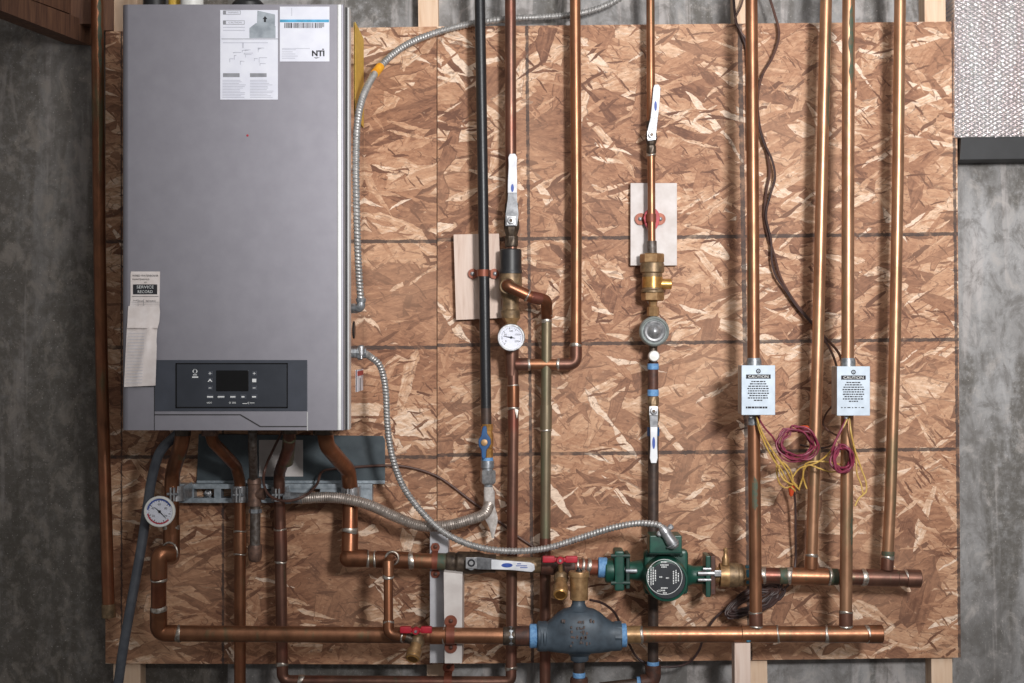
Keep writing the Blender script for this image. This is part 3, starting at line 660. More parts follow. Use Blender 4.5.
def strut_clamp(px, py, d, rp, hp, label):
    t = thing('pipe_clamp', label, 'clamp', P(px, py, .03), 'zinc clamps on the strut')
    c = P(px, py, d); r = R(rp, d); h = R(hp, d)
    m = MB(); outer = [(math.cos(a) * (r + .0022), math.sin(a) * (r + .0022)) for a in [PI * k / 14 for k in range(15)]]; inner = [(math.cos(a) * (r + .0003), math.sin(a) * (r + .0003)) for a in [PI * (14 - k) / 14 for k in range(15)]]
    pl = [(x, y) for x, y in outer] + [(-r - .0022, -(d - .034))] + [(-r - .0003, -(d - .034))] + inner + [(r + .0003, -(d - .034)), (r + .0022, -(d - .034))]
    m.rings([[Vector((c.x + x, c.y - y, c.z - h)) for x, y in pl], [Vector((c.x + x, c.y - y, c.z + h)) for x, y in pl]])
    m.build('strap', 'steel', t)
    for sx in (-.5,): m.bm = bmesh.new()
    b = MB(); b.box((c.x - .004, c.y - r - .012, c.z - h * .9), (c.x - .001, c.y - r, c.z + h * .9), .0004); b.box((c.x + .002, c.y - r - .012, c.z - h * .9), (c.x + .005, c.y - r, c.z + h * .9), .0004); b.build('ear', 'steel', t)
    MB().cyl((c.x - .010, c.y - r - .007, c.z), (c.x + .010, c.y - r - .007, c.z), .0028, None, 10).build('screw', 'galvanised', t)
strut_clamp(175, 493, .105, 8.2, 7.5, 'zinc strut clamp around the supply pipe just above the round gauge')
strut_clamp(240, 494, .06, 6.4, 8, 'zinc strut clamp on the copper pipe left of the galvanised tee')
strut_clamp(279, 494, .06, 6.8, 7, 'zinc strut clamp behind the end of the corrugated gas hose')
strut_clamp(350.5, 494, .06, 8.2, 7, 'zinc strut clamp on the rightmost pipe leaving the boiler')

# ================================================================== PIPES UNDER THE BOILER
def gauge(px, py, rp, d, back, label, style):
    t = thing('pressure_gauge', label, 'gauge', P(px, py, d - .02), 'round dial gauges')
    c = P(px, py, d); r = R(rp, d)
    MB().lathe(c + Y * .026, FWD, [(0, r * .55), (.004, r * .88), (.020, r * .92), (.0205, r * .2)], 36).build('case', 'galvanised' if style != 'hot' else 'white_plastic', t)
    MB().lathe(c + Y * .006, FWD, [(0, r), (.0052, r), (.0066, r * .95), (.0066, r * .86), (.003, r * .85), (.0005, r * .85)], 40, False).build('bezel', 'steel' if style != 'hot' else 'white_plastic', t)
    dial = MB().lathe(c + Y * .0035, FWD, [(0, r * .9), (.0006, r * .9)], 40).build('dial', 'paper', t)
    f = c + Y * .0024
    def arc(a0, a1, r0, r1, off=0.0):
        m = MB(); k = 18; bm = m.bm
        A = [bm.verts.new(f + FWD * off + Vector((math.cos(a) * r0, 0, math.sin(a) * r0)) * r) for a in [a0 + (a1 - a0) * i / k for i in range(k + 1)]]
        B = [bm.verts.new(f + FWD * off + Vector((math.cos(a) * r1, 0, math.sin(a) * r1)) * r) for a in [a0 + (a1 - a0) * i / k for i in range(k + 1)]]
        for i in range(k): bm.faces.new((A[i], A[i + 1], B[i + 1], B[i]))
        return m
    if style == 'hot':
        arc(math.radians(172), math.radians(28), .72, .82).build('blue_scale', 'label_blue', dial); arc(math.radians(190), math.radians(318), .72, .82).build('red_scale', 'label_red', dial)
    m = MB(); bm = m.bm
    n = 27
    for i in range(n):
        a = math.radians(225 - 270 * i / (n - 1)) if style != 'hot' else math.radians(200 - 360 * i / n); r0, r1 = (.60 if i % 4 == 0 else .66), .72; hw = .012 if i % 4 else .022
        u = Vector((math.cos(a), 0, math.sin(a))); v = Vector((-math.sin(a), 0, math.cos(a)))
        bm.faces.new([bm.verts.new(f + (u * q[0] + v * q[1]) * r) for q in ((r0, -hw), (r1, -hw), (r1, hw), (r0, hw))])
    for i in range(5):
        a = math.radians(215 - 250 * i / 4); m.text(str(i * 20 + 20) if style == 'hot' else str(i * 50), px + math.cos(a) * rp * .47, py - math.sin(a) * rp * .47, rp * .14, d - .0024)
    m.build('scale_marks', 'black_ink', dial)
    m = MB()
    for a, ln in {'hot': ((-47, .62), (140, .42)), 'cold': ((170, .62), (-10, .3))}[style]:
        a = math.radians(a); u = Vector((math.cos(a), 0, math.sin(a))); v = Vector((-math.sin(a), 0, math.cos(a)))
        m.rings([[f + FWD * .0006 + u * r * -.05 + v * r * .045, f + FWD * .0006 + u * r * -.05 - v * r * .045, f + FWD * .0012 - u * r * .05], [f + FWD * .0006 + u * r * ln + v * r * .01, f + FWD * .0006 + u * r * ln - v * r * .01, f + FWD * .0012 + u * r * ln]])
    m.lathe(f, FWD, [(0, r * .09), (.0018, r * .08)], 14)
    m.build('needle', 'black_ink', t)
    MB().lathe(c + Y * .0009, FWD, [(0, r * .86), (.0006, r * .86)], 36).build('lens', 'gauge_glass', t)
    MB().cyl(c + Y * .024, P(*back), R(3.2, d), None, 14).build('stem', 'brass', t)
    return t

# hose
o = MB().sweep(spline(PX([(181, 431, .175), (173, 438, .165), (160, 452, .15), (152, 478, .122), (147, 510, .112), (140, 555, .112), (130, 610, .12), (123, 650, .12), (116, 700, .12)]), .012), R(4.9, .13), 18).build('drain_hose', 'hose_grey')
tag(o, 'grey rubber hose curving down from the boiler to the lower left', 'hose')

# supply: left outlet down, offset elbow, then the lower manifold
t = thing('copper_pipe', 'thick copper pipe from the boiler left outlet down to the lower manifold elbow', 'pipe', P(165, 634, .1), 'copper pipes')
tube('pipe', 'copper_lacquer', t, [(184, 428, .2), (181, 446, .19), (172, 474, .115), (171.5, 545, .105)], 7.6, 20, .05)
collar('coupling', 'copper_lacquer', t, (171.5, 527, .105), (171.5, 546, .105), 8.4)
ring(t, (171.5, 526.5, .105), Z, 8.7, 4.5)
ring(t, (171.5, 507, .105), Z, 8.2, 3, 'solder')
q = MB().sweep(fillet([P(171.5, 545, .105), P(171.5, 557, .105), P(170, 554, .155), P(159, 554, .168), P(158.8, 578, .165)], [.012, .012, .02], 8), [R(8.4, .13)] * 29, 20).build('elbow', 'copper_lacquer', t, 'double elbow that offsets the pipe forward')
o_ = P(165.5, 553.5, .15)
ax = Vector((.55, .75, .1)).normalized()
MB().torus(P(170, 551.5, .150), (P(158.5, 556, .168) - P(171.5, 552, .135)), R(9.0, .15), R(1.2, .15)).build('solder_joint', 'solder', t)
tube('pipe', 'copper_lacquer', t, [(158.8, 576, .165), (158.6, 612, .15)], 7.6, 20)
ring(t, (158.8, 580.5, .163), Z, 8.5, 2.4); ring(t, (158.7, 609, .151), Z, 8.5, 4)
gauge(159.3, 511.7, 15.6, .158, (171, 511.7, .115), 'round gauge with blue and red arcs on the supply pipe under the boiler', 'hot')

LM = .14
t = thing('manifold_pipe', 'long horizontal lower copper manifold left of the cast iron air separator', 'pipe', P(340, 635, LM), 'horizontal copper manifolds')
MB().sweep(fillet([P(158.6, 610, .15), P(158.6, 633.2, LM), P(176, 633.2, LM)], .022, 10), R(8.5, LM), 20).build('elbow', 'copper_lacquer', t)
tube('pipe', 'copper_warm', t, [(172, 633.3, LM), (505, 636, LM)], 8.1, 22)
ring(t, (179, 633.4, LM), X, 8.9, 3.4)
ring(t, (443.5, 635.6, LM), X, 8.7, 2.6); collar('coupling', 'copper_lacquer', t, (430, 635.5, LM), (446, 635.6, LM), 8.7)
collar('adapter', 'bronze_dark', t, (503, 636, LM), (516, 636, LM), 9.2); collar('adapter', 'iron_brown', t, (515, 636, LM), (530, 636, LM), 10)
MB().lathe(P(509, 636, LM), X, [(0, R(9.4, LM)), (.004, R(10, LM)), (.008, R(9.2, LM))], 8).build('nut', 'galvanised', t)
t = thing('manifold_pipe', 'horizontal lower copper manifold between air separator and its capped right end', 'pipe', P(760, 634, LM), 'horizontal copper manifolds')
tube('pipe', 'copper_warm', t, [(640, 634.5, LM), (882, 634, LM)], 8.0, 22)
collar('adapter', 'brass', t, (624, 634.8, LM), (641, 634.6, LM), 8.8)
ring(t, (641, 634.6, LM), X, 8.9, 2.6)
for a, b in ((741, 778), (826, 868)): collar('tee', 'copper_warm', t, (a, 634.2, LM), (b, 634, LM), 8.7)
for x_ in (777, 826): ring(t, (x_, 634, LM), X, 9.0, 3)
collar('end_cap', 'copper_lacquer', t, (866, 634, LM), (882.5, 634, LM), 9.2); ring(t, (867.5, 634, LM), X, 9.3, 3.6)
MB().lathe(P(747.5, 638.5, LM) + FWD * R(8.2, LM) * .75, FWD, [(0, R(3, LM)), (.002, R(2, LM))], 10).build('verdigris_spot', 'teal_tape', t)

# relief pipe (galvanised, under the middle)
t = thing('relief_pipe', 'grey threaded steel pipe with tee hanging below the boiler middle', 'pipe', P(255, 560, .06))
tube('pipe', 'relief_iron', t, [(252.5, 428, .2), (252.5, 445, .19), (253.5, 479, .08)], 4.4, 14, .03)
MB().lathe(P(254.5, 478, .08), -Z, [(0, R(6, .08)), (.004, R(7, .08)), (.01, R(7.4, .08)), (.012, R(6.6, .08)), (.042, R(6.6, .08)), (.045, R(7.2, .08)), (.052, R(7.0, .08))], 20).build('tee', 'relief_rust', t)
MB().cyl(P(255, 494, .08), P(264, 494, .085), R(6, .08), None, 16).build('tee_branch', 'relief_rust', t)
tube('nipple', 'relief_iron', t, [(255.3, 503, .08), (255, 548, .08)], 5.2, 14)
MB().lathe(P(255.3, 509, .08), -Z, [(0, R(6.6, .08)), (.007, R(6.6, .08))], 6).build('nut', 'galvanised', t)
MB().lathe(P(255, 545, .08), -Z, [(0, R(6.6, .08)), (.003, R(7.2, .08)), (.016, R(7.0, .08)), (.026, R(6.4, .08)), (.031, R(4, .08))], 18).build('end_fitting', 'relief_rust', t)

t = thing('copper_pipe', 'copper pipe bending from the boiler past the grey steel relief pipe', 'pipe', P(240, 690, .06), 'copper pipes')
tube('pipe', 'copper_lacquer', t, [(210, 430, .2), (213, 442, .18), (236, 466, .08), (240, 482, .06), (240, 705, .06)], 5.9, 18, .035)
for y_ in (531, 554): ring(t, (240, y_, .06), Z, 6.6, 2.4)
collar('coupling', 'copper_warm', t, (240, 532, .06), (240, 553, .06), 6.4)
t = thing('copper_pipe', 'brownish copper pipe from the boiler turning right along the bottom edge', 'pipe', P(284, 680, .06), 'copper pipes')
MB().sweep(fillet(PX([(289, 429, .2), (289.5, 445, .185), (279, 474, .07), (280, 520, .06), (282.5, 681, .06), (300, 681, .06)]), [.03, .03, .05, .02], 10), R(5.8, .07), 18).build('pipe', 'copper_brown', t)
tube('pipe', 'copper_brown', t, [(298, 681, .06), (500, 682, .06)], 5.6, 18)
collar('coupling', 'copper_brown', t, (280.2, 530, .06), (281, 561, .06), 6.6); ring(t, (280.2, 529.5, .06), Z, 6.7, 2.6); ring(t, (280.9, 562, .06), Z, 6.4, 2)
ring(t, (282.2, 664, .06), Z, 6.5, 3); ring(t, (301, 681, .06), X, 6.4, 5)
MB().cyl(P(289.5, 437, .195), P(287, 462, .115), R(6.6, .15), None, 18, .002).build('coupling', 'copper_green', t)

UM = .085
def uy(x): return 558.2 + (x - 345) * .0362
t = thing('copper_pipe', 'thick copper pipe from the boiler right outlet into the upper horizontal line', 'pipe', P(350, 560, UM), 'copper pipes')
MB().sweep(fillet(PX([(324, 428, .2), (327, 446, .18), (348, 470, .08), (350.5, 490, .06), (349.6, 552, UM - .004)]), [.035, .035, .03, .06], 10), R(7.8, .08), 20).build('pipe', 'copper_lacquer', t)
q = R(9.2, UM); MB().lathe(P(339.5, 558.2, UM), X, [(0, q * .2), (q * .10, q * .5), (q * .3, q * .76), (q * .6, q * .94), (q * .95, q), (R(28, UM), q * .97)], 24).build('elbow', 'copper_lacquer', t)
collar('elbow_neck', 'copper_lacquer', t, (350.2, 532, .074), (349.6, 552, UM - .004), 8.4)
ring(t, (349.6, 530, .078), Z, 8.6, 4)
tube('pipe', 'copper_warm', t, [(366, uy(366), UM), (458, uy(458), UM)], 8.0, 20)
for x_, wd in ((368.5, 2.4), (375, 1.8), (411, 4)): ring(t, (x_, uy(x_), UM), X, 8.9, wd)
collar('tee', 'copper_lacquer', t, (376, uy(376), UM), (409, uy(409), UM), 8.8)
collar('coupling', 'flux_green', t, (437, uy(437), UM), (448, uy(448), UM), 8.6)

# branch from the upper line down to the drain valve
t = thing('copper_pipe', 'short thin copper drop pipe between upper line and red handled drain valve', 'pipe', P(389, 634, .16), 'copper pipes')
MB().sweep(fillet(PX([(393, uy(393), UM + .012), (391, 559, .13), (388, 561, .15), (388.3, 580, .16), (388.5, 634.5, .172), (408, 637, .175)]), [.006, .016, .01, .02], 9), R(4.7, .16), 18).build('pipe', 'copper_lacquer', t)
MB().torus(P(392.2, 558, UM + .0165), FWD, R(6.2, .1), R(1.4, .1)).build('solder_joint', 'solder', t)
ring(t, (388.3, 577, .16), Z, 5.9, 3.4); collar('coupling', 'copper_warm', t, (388.2, 561, .155), (388.3, 577, .16), 5.6)
ring(t, (388.5, 622, .17), Z, 5.8, 2.6); ring(t, (402, 636.7, .175), X, 5.8, 3)
MB().sweep(fillet(PX([(388.5, 620, .17), (388.5, 635, .173), (404, 636.5, .175)]), .018, 9), R(5.6, .17), 18).build('elbow', 'copper_lacquer', t)

def drain_valve(label, body, outlet, handle_c, hw, tail, d):
    """small boiler drain: body along its inlet, nozzle with hose thread and a red two winged handle"""
    t = thing('drain_valve', label, 'valve', P(*body, d), 'red handled drain valves')
    b = P(*body, d); o_ = P(*outlet)
    MB().sweep([P(*tail), b], R(5.2, d), 16).build('inlet', 'bronze_dark', t)
    MB().lathe(b + Z * .012, -Z, [(0, .007), (.004, .0115), (.014, .0135), (.022, .0105), (.026, .005)], 18).build('body', 'brass_dull', t)
    ax = (o_ - b); L = ax.length
    MB().lathe(b, ax, [(0, .0095), (L * .5, .0105), (L * .55, .0135), (L * .98, .0135), (L, .0125)], 20).build('nozzle', 'brass', t)
    MB().lathe(o_, -ax, [(-.0003, .0088), (-.0014, .0104), (.0002, .0125), (.0045, .0137)], 20, False).build('thread_ring', 'brass_gold', t)
    MB().lathe(o_ - ax.normalized() * .0002, ax, [(0, .0092), (.0006, .0092)], 16).build('bore', 'brass_shadow', t)
    h = P(*handle_c, d + .012)
    MB().cyl(b, h, .0038, None, 12).build('spindle', 'brass', t)
    m = MB(); u = R(hw, d)
    m.box(h + Vector((-u, -.006, -.0045)), h + Vector((-u * .30, .006, .0075)), .0022); m.box(h + Vector((u * .30, -.006, -.0045)), h + Vector((u, .006, .0075)), .0022)
    m.box(h + Vector((-u * .4, -.005, -.003)), h + Vector((u * .4, .005, .0042)), .002); m.lathe(h + Y * .007, FWD, [(0, .006), (.012, .0075), (.016, .006)], 16)
    m.build('handle', 'red_plastic', t, 'red winged handle')
    MB().lathe(h + Y * -.009, FWD, [(0, .003), (.003, .0025)], 6).build('screw', 'steel', t)
    return t
drain_valve('drain valve with red handle in front of the lower manifold, left of the wood block', (417, 641), (412.5, 659, .20), (416, 630.5), 16, (406, 637, .175), .175)

# block, clamps
o = MB().prism([(430, 529), (448, 529), (448, 563), (443.5, 663), (430, 663)], .0003, UM - R(8.6, UM)).build('backing_block', 'grey_block'); tag(o, 'pale grey painted wood strip behind the upper line copper strap', 'block')
o = MB().prism([(443.5, 572), (462.5, 574), (462, 663.5), (444.5, 663.5)], .0003, LM - R(8.6, LM), .0012).build('backing_block', 'white_block'); tag(o, 'whitish wood block behind the lower manifold copper strap', 'block')
o = MB().pbox(630.5, 183, 677, 265.5, .0003, .016, .0008).build('backing_board', 'pale_board'); tag(o, 'white rectangular board behind the red pipe clamp', 'board')
o = MB().prism([(453.5, 234.5), (499, 233.5), (502, 318), (456, 320)], .0003, .02, .0006).build('backing_board', 'lath_wood'); tag(o, 'pale raw wood board behind the black pipe strap', 'board')
o = MB().prism([(734.5, 643.5), (750.5, 643), (753, 1130), (736, 1130)], LM - .026, LM + .012, .001).build('support_post', 'lath_wood'); tag(o, 'pale wood post propping up the lower manifold under the leftmost riser', 'post')

def bell_strap(label, px, py, d, rp, wpx, vertical_pipe, mat='copper_strap', back=.02, ext=8.0):
    """two hole strap: a saddle over the pipe with a screw lug on either side"""
    t = thing('pipe_strap', label, 'clamp', P(px, py, back), 'copper pipe straps')
    c = P(px, py, d); r = R(rp, d); hw = R(wpx, d); U, A = (X, Z) if vertical_pipe else (Z, X)
    pts = [(-r - R(ext, d), -(d - back) + .003), (-r - .003, -(d - back) + .003)] + [(r * 1.04 * math.cos(PI - PI * k / 12) , r * 1.04 * math.sin(PI - PI * k / 12)) for k in range(13)] + [(r + .003, -(d - back) + .003), (r + R(ext, d), -(d - back) + .003)]
    ins = [(a * (1 if abs(a) > r * 1.1 else .955), b - (.0018 if abs(a) > r * 1.1 else 0)) for a, b in pts]
    pl = pts + list(reversed(ins))
    m = MB(); n = len(pts)
    rs = [[c + U * a + FWD * b + A * s_ for a, b in pl] for s_ in (-hw, hw)]; bm = m.bm
    va = [bm.verts.new(p) for p in rs[0]]; vb = [bm.verts.new(p) for p in rs[1]]; N = len(pl)
    for i in range(N): bm.faces.new((va[i], va[(i + 1) % N], vb[(i + 1) % N], vb[i]))
    for k in range(n - 1):
        i, j = k, k + 1; bm.faces.new((va[j], va[i], va[N - 1 - i], va[N - 1 - j])); bm.faces.new((vb[i], vb[j], vb[N - 1 - j], vb[N - 1 - i]))
    for s_ in (-1, 1): m.lathe(c + U * (s_ * (r + R(ext * .55, d))) + FWD * (-(d - back) + .0005), FWD, [(0, hw * 1.5), (.003, hw * 1.5)], 20)
    m.build('strap', mat, t)
    for s_ in (-1, 1): MB().lathe(c + U * (s_ * (r + R(ext * .62, d))) + FWD * (-(d - back) + .0033), FWD, [(0, .0042), (.002, .0036), (.0032, .001)], 12).build('screw', 'steel' if vertical_pipe else 'iron_brown', t)
    return t
bell_strap('copper strap holding the upper copper line on the pale grey strip', 435, uy(435), UM, 8.2, 3.0, False, back=UM - R(8.6, UM), ext=9)
bell_strap('copper strap holding the lower manifold on the whitish block', 450.5, 635.6, LM, 8.4, 4.2, False, back=LM - R(8.6, LM), ext=8)
bell_strap('copper strap on the bottom pipe, low on the seam stud', 448, 681.5, .06, 6.2, 4, False, back=.03, ext=9)
bell_strap('copper strap around the black gas pipe on the raw wood board', 483.3, 273, .058, 5.8, 3.4, True, back=.022, ext=9)
bell_strap('red copper strap around the thin pipe on the white board', 651.3, 218, .045, 4.6, 4.0, True, 'copper_strap', .018, 9)
o = MB().prism([(645.5, 212), (648, 209), (656, 209), (658.5, 212), (660, 218), (658.5, 225), (656, 229), (648, 229), (645.5, 225), (643.5, 218)], .017, .045 - R(3.6, .045), .001).build('pipe_insulator', 'red_plastic'); tag(o, 'red plastic insulator under the strap on the white board', 'clamp')

# ================================================================== CENTRE COLUMN
# black gas pipe with its valve
t = thing('gas_pipe', 'black painted steel gas pipe running down to the blue handled valve', 'pipe', P(486, 424, .058))
tube('pipe', 'black_iron', t, [(479.5, -20, .058), (482.6, 171, .058), (485, 342, .058), (486, 408, .058)], 5.4, 18)
tube('pipe_end', 'black_iron_rust', t, [(486, 404, .058), (486.3, 426, .058)], 5.2, 18)
t = thing('gas_valve', 'small brass gas valve with a blue lever below the black pipe', 'valve', P(487, 455, .058))
MB().lathe(P(487, 424, .058), -Z, [(0, R(6, .058)), (.012, R(6, .058)), (.0125, R(5, .058)), (.022, R(6.4, .058)), (.04, R(6.4, .058)), (.046, R(5, .058)), (.047, R(6, .058)), (.062, R(6, .058))], 8).build('body', 'brass_gold', t)
m = MB(); m.prism([(482.5, 427), (485.5, 425.5), (486.8, 427.5), (487.2, 434), (490.5, 438.5), (491, 444), (488, 448.5), (486.5, 450), (486, 457), (484, 460), (481.5, 458), (481.2, 450), (478.6, 446), (478.2, 440), (481, 436)], .072, .082, .002); m.build('lever', 'blue_plastic', t, 'blue lever')
MB().lathe(P(484.3, 442.5, .082), FWD, [(0, R(3.4, .08)), (.003, R(3.2, .08)), (.0035, R(1, .08))], 14).build('screw', 'brass', t)
t = thing('union_fitting', 'silver galvanised union fitting below the blue handled gas valve', 'fitting', P(488, 490, .058))
MB().lathe(P(487.3, 457.5, .058), -Z, [(0, R(5.6, .058)), (.006, R(6.2, .058))], 14).build('thread_tape', 'blue_tape', t)
MB().lathe(P(487.5, 460.5, .058), -Z, [(0, R(6.6, .058)), (.013, R(6.8, .058)), (.014, R(5.6, .058)), (.018, R(5.6, .058))], 20).build('collar', 'galvanised', t)
MB().lathe(P(488, 470, .058), -Z, [(0, R(7.4, .058)), (.003, R(8, .058)), (.022, R(8, .058)), (.026, R(6.4, .058))], 6, True, .3).build('hex_nut', 'steel', t)
MB().lathe(P(488.3, 483.5, .058), -Z, [(0, R(4.4, .058)), (.012, R(4.2, .058))], 16).build('neck', 'galvanised', t)
# frayed tape wrap hanging from the union
m = MB(); rs = []
for y_, cx, hw, hd in ((487, 488.3, 4.0, 4), (492, 488.6, 5.4, 5), (503, 488.8, 5.6, 5), (512, 489.5, 6.6, 4.6), (518, 491, 6.4, 3.4), (524, 492.3, 4.6, 2.2), (532, 493, 2.2, 1.2), (538, 493, 1.1, .8)):
    c = P(cx, y_, .062); rs.append([c + Vector((math.cos(a) * R(hw * (1 + .16 * math.sin(3 * a + y_)), .06), math.sin(a) * R(hd, .06), 0)) for a in [2 * PI * k / 16 for k in range(16)]])
m.rings(rs); o = m.build('tape_wrap', 'mesh_tape'); tag(o, 'ragged pale grey tape wrap hanging below the silver union fitting', 'tape')
# corrugated gas hose to the boiler
t = thing('gas_hose', 'thick corrugated grey steel gas hose from boiler to union fitting', 'hose', P(400, 520, .07))
pts = spline(PX([(489, 505, .068), (484, 514, .085), (470, 519.5, .092), (446, 525.5, .092), (420, 525.5, .092), (396, 517, .092), (366, 504, .092), (334, 497.5, .092), (299, 498.5, .085)]), .0006)
MB().sweep(pts, R(5.4, .09), 16, True, (.0040, .055, 0)).build('hose', 'hose_steel', t)
MB().cyl(P(304, 498.4, .086), P(284, 497.5, .08), R(5.6, .085), None, 16, .0015).build('end_ferrule', 'galvanised', t)
MB().lathe(P(291, 497.8, .082), -X, [(0, R(6.6, .08)), (.010, R(6.6, .08))], 6).build('hex_nut', 'galvanised', t)

# armoured cables
t = thing('armored_cable', 'thin armoured steel cable from the boiler side across to the green pump', 'cable', P(520, 551, .1), 'armoured electrical cables')
zside = P(0, 353, .2).z
c0 = Vector((xr - .004, -.2, zside))
pts = spline([c0, c0 + X * .02] + PX([(370, 356.5, .18), (380, 366, .165), (385.5, 388, .15), (387.5, 425, .14), (392, 455, .13), (402, 484, .12), (420, 510, .118), (445, 533, .118), (476, 546.5, .118), (510, 551, .118), (545, 548.5, .118), (580, 538, .12), (610, 528.5, .13), (636, 523.5, .14), (656, 524.5, .15), (664, 529, .155)]), .0007)
MB().sweep(pts, R(3.2, .13), 12, True, (.0060, .12, 1)).build('armor', 'armor_steel', t)
MB().lathe(c0, X, [(.002, R(5, .2)), (.010, R(5, .2)), (.011, R(7, .2)), (.018, R(7, .2)), (.019, R(5.2, .2)), (.026, R(5.2, .2))], 8).build('connector', 'galvanised', t)
MB().lathe(c0 + X * .018 + FWD * .008, Z, [(-.010, .003), (-.003, .003), (-.003, .006), (.012, .006), (.014, .004)], 10).build('clamp_screw', 'steel', t)
t = thing('armored_cable', 'armoured steel cable rising beside the boiler and arching up to the top edge', 'cable', P(356, 305, .2), 'armoured electrical cables')
c0 = Vector((xr - .004, -.2, P(0, 308.5, .2).z))
e1 = P(361, 300, .215)
pts = spline([e1] + PX([(360, 290, .222), (357.8, 250, .245), (356.4, 200, .26), (356, 160, .26), (357.5, 122, .24), (364, 94, .20), (379, 68, .13), (403, 47, .075), (432, 34, .03), (470, 24, .0085), (510, 18.8, .0085), (545, 17, -.012), (575, 14.5, -.012), (600, 8, -.012), (618, -1, -.012), (635, -14, -.012)]), .0007)
MB().sweep(pts, R(3.3, .06), 12, True, (.0064, .12, 1)).build('armor', 'armor_steel', t)
MB().sweep(fillet([c0, Vector((e1.x, e1.y, c0.z)), e1, e1 + Z * .004], [.012, .001], 8), R(4.2, .19), 16).build('elbow_connector', 'galvanised', t)
MB().cyl(c0 + X * .003, c0 + X * .011, R(5.6, .2), None, 6).build('lock_nut', 'steel', t)
MB().lathe(e1 - Z * .004, Z, [(0, R(4.6, .19)), (.006, R(5.2, .19)), (.008, R(4, .19))], 16).build('collar', 'galvanised', t)
a_, b_ = P(375.2, 73.2, .148), P(380.2, 66.8, .126); MB().cyl(a_, b_, R(4.3, .04), None, 14).build('tape_band', 'orange_tape', t, 'orange yellow tape band')

# pipe with the white lever, mixing valve and gauge
CM = .047
t = thing('copper_pipe', 'brown copper pipe entering the top of the white levered valve column', 'pipe', P(511, 155, CM), 'copper pipes')
tube('pipe', 'copper_brown', t, [(510.3, -20, CM), (511, 215, CM)], 5.6, 18)
def lever_valve(label, cx, cy, d, top, bot, body_mat, nut, lever, grip, logo, wid, up=True):
    t = thing('ball_valve', label, 'valve', P(cx, cy, d), 'white lever ball valves')
    L = (P(cx, top, d) - P(cx, bot, d)).length; r = R(wid, d)
    MB().lathe(P(cx, top, d), -Z, [(0, r * .86), (L * .03, r), (L * .22, r), (L * .24, r * .86), (L * .3, r * .9), (L * .42, r * 1.12), (L * .58, r * 1.12), (L * .7, r * .9), (L * .74, r * .8), (L * .76, r * .95), (L * .97, r * .95), (L, r * .8)], 8 if body_mat != 'round' else 20, True, PI / 8).build('body', body_mat, t)
    nx, ny = nut; nd = d + r * 1.1
    MB().cyl(P(nx, ny, d), P(nx, ny, nd + .012) if False else P(nx, ny, d) + FWD * (r * 1.1 + .010), R(2.6, d), None, 12).build('stem', 'galvanised', t)
    h = MB().prism(lever, nd + .004, nd + .0065, .0006, dr=nd + .0065).build('lever', 'lever_steel', t)
    MB().prism(grip, nd + .002, nd + .0085, .0016, dr=nd + .0085).build('grip', 'grip_white', h, 'white plastic grip')
    m = MB(); lx, ly, lw, lh = logo; c = P(lx, ly, nd + .0089); a, b = R(lw, nd), R(lh, nd); bm = m.bm
    bm.faces.new([bm.verts.new(c + Vector((math.cos(q) * a, 0, math.sin(q) * b))) for q in [2 * PI * k / 20 for k in range(20)]]); m.build('logo', 'label_blue', h)
    MB().pbox(nx - 4.6, ny - 4.6, nx + 4.6, ny + 4.6, nd + .0062, nd + .0088, .001).build('lock_plate', 'steel', t)
    MB().lathe(P(nx, ny, nd + .0085), FWD, [(0, R(3.8, nd)), (.004, R(3.8, nd)), (.005, R(3, nd))], 6, True, .2).build('nut', 'steel', t)
    MB().lathe(P(nx, ny, nd + .0085) + FWD * .005, FWD, [(0, R(1.7, nd)), (.0022, R(1.4, nd))], 12).build('stem_end', 'bronze_dark', t)
    return t
lever_valve('ball valve with long white lever pointing up above the mixing valve', 511.5, 232, CM, 203, 247, 'bronze_dark', (511, 220.5),
            [(505.5, 226), (505.5, 214), (507.5, 200), (508.2, 188), (517, 188), (517.2, 200), (518.5, 214), (517, 226)], [(507.6, 193), (507.8, 180), (508.6, 165), (508.2, 157), (509.8, 153.5), (515.2, 153.5), (517.2, 157), (516.8, 165), (517.2, 180), (517, 193)], (512.4, 188, 1.5, 4), 7.4)
t = thing('mixing_valve', 'bronze mixing valve with black knob in the column above the round gauge', 'valve', P(510.5, 316, CM))
tube('nipple', 'copper_brown', t, [(512, 243, CM), (512, 252, CM)], 5.2, 16)
MB().lathe(P(510.8, 249, CM), -Z, [(0, R(9.6, CM)), (.002, R(10.8, CM)), (.038, R(10.8, CM)), (.041, R(11.6, CM)), (.046, R(11.6, CM))], 24).build('knob', 'black_plastic', t, 'black cap')
MB().lathe(P(510.5, 271, CM), -Z, [(0, R(10.4, CM)), (.01, R(11.4, CM)), (.03, R(11.6, CM)), (.048, R(10, CM)), (.055, R(8.2, CM)), (.072, R(8.6, CM)), (.074, R(10, CM)), (.088, R(9.2, CM))], 24).build('body', 'brass_dull', t)
MB().lathe(P(511, 312, CM), -Z, [(0, R(9.4, CM)), (.012, R(9.4, CM)), (.02, R(6, CM)), (.034, R(6, CM))], 6, True, .2).build('hex_nut', 'brass', t)
MB().cyl(P(508, 286, CM), P(507, 286.5, .095), R(8.2, CM), R(7.6, CM), 22, .0015).build('outlet_port', 'brass_dull', t)
gauge(511.2, 337.5, 13.8, .098, (512, 339, CM), 'round white faced gauge in the column below the bronze mixing valve', 'cold')
t = thing('copper_pipe', 'copper tube bent over from the mixing valve into the old greenish pipe', 'pipe', P(546, 310, CM), 'copper pipes')
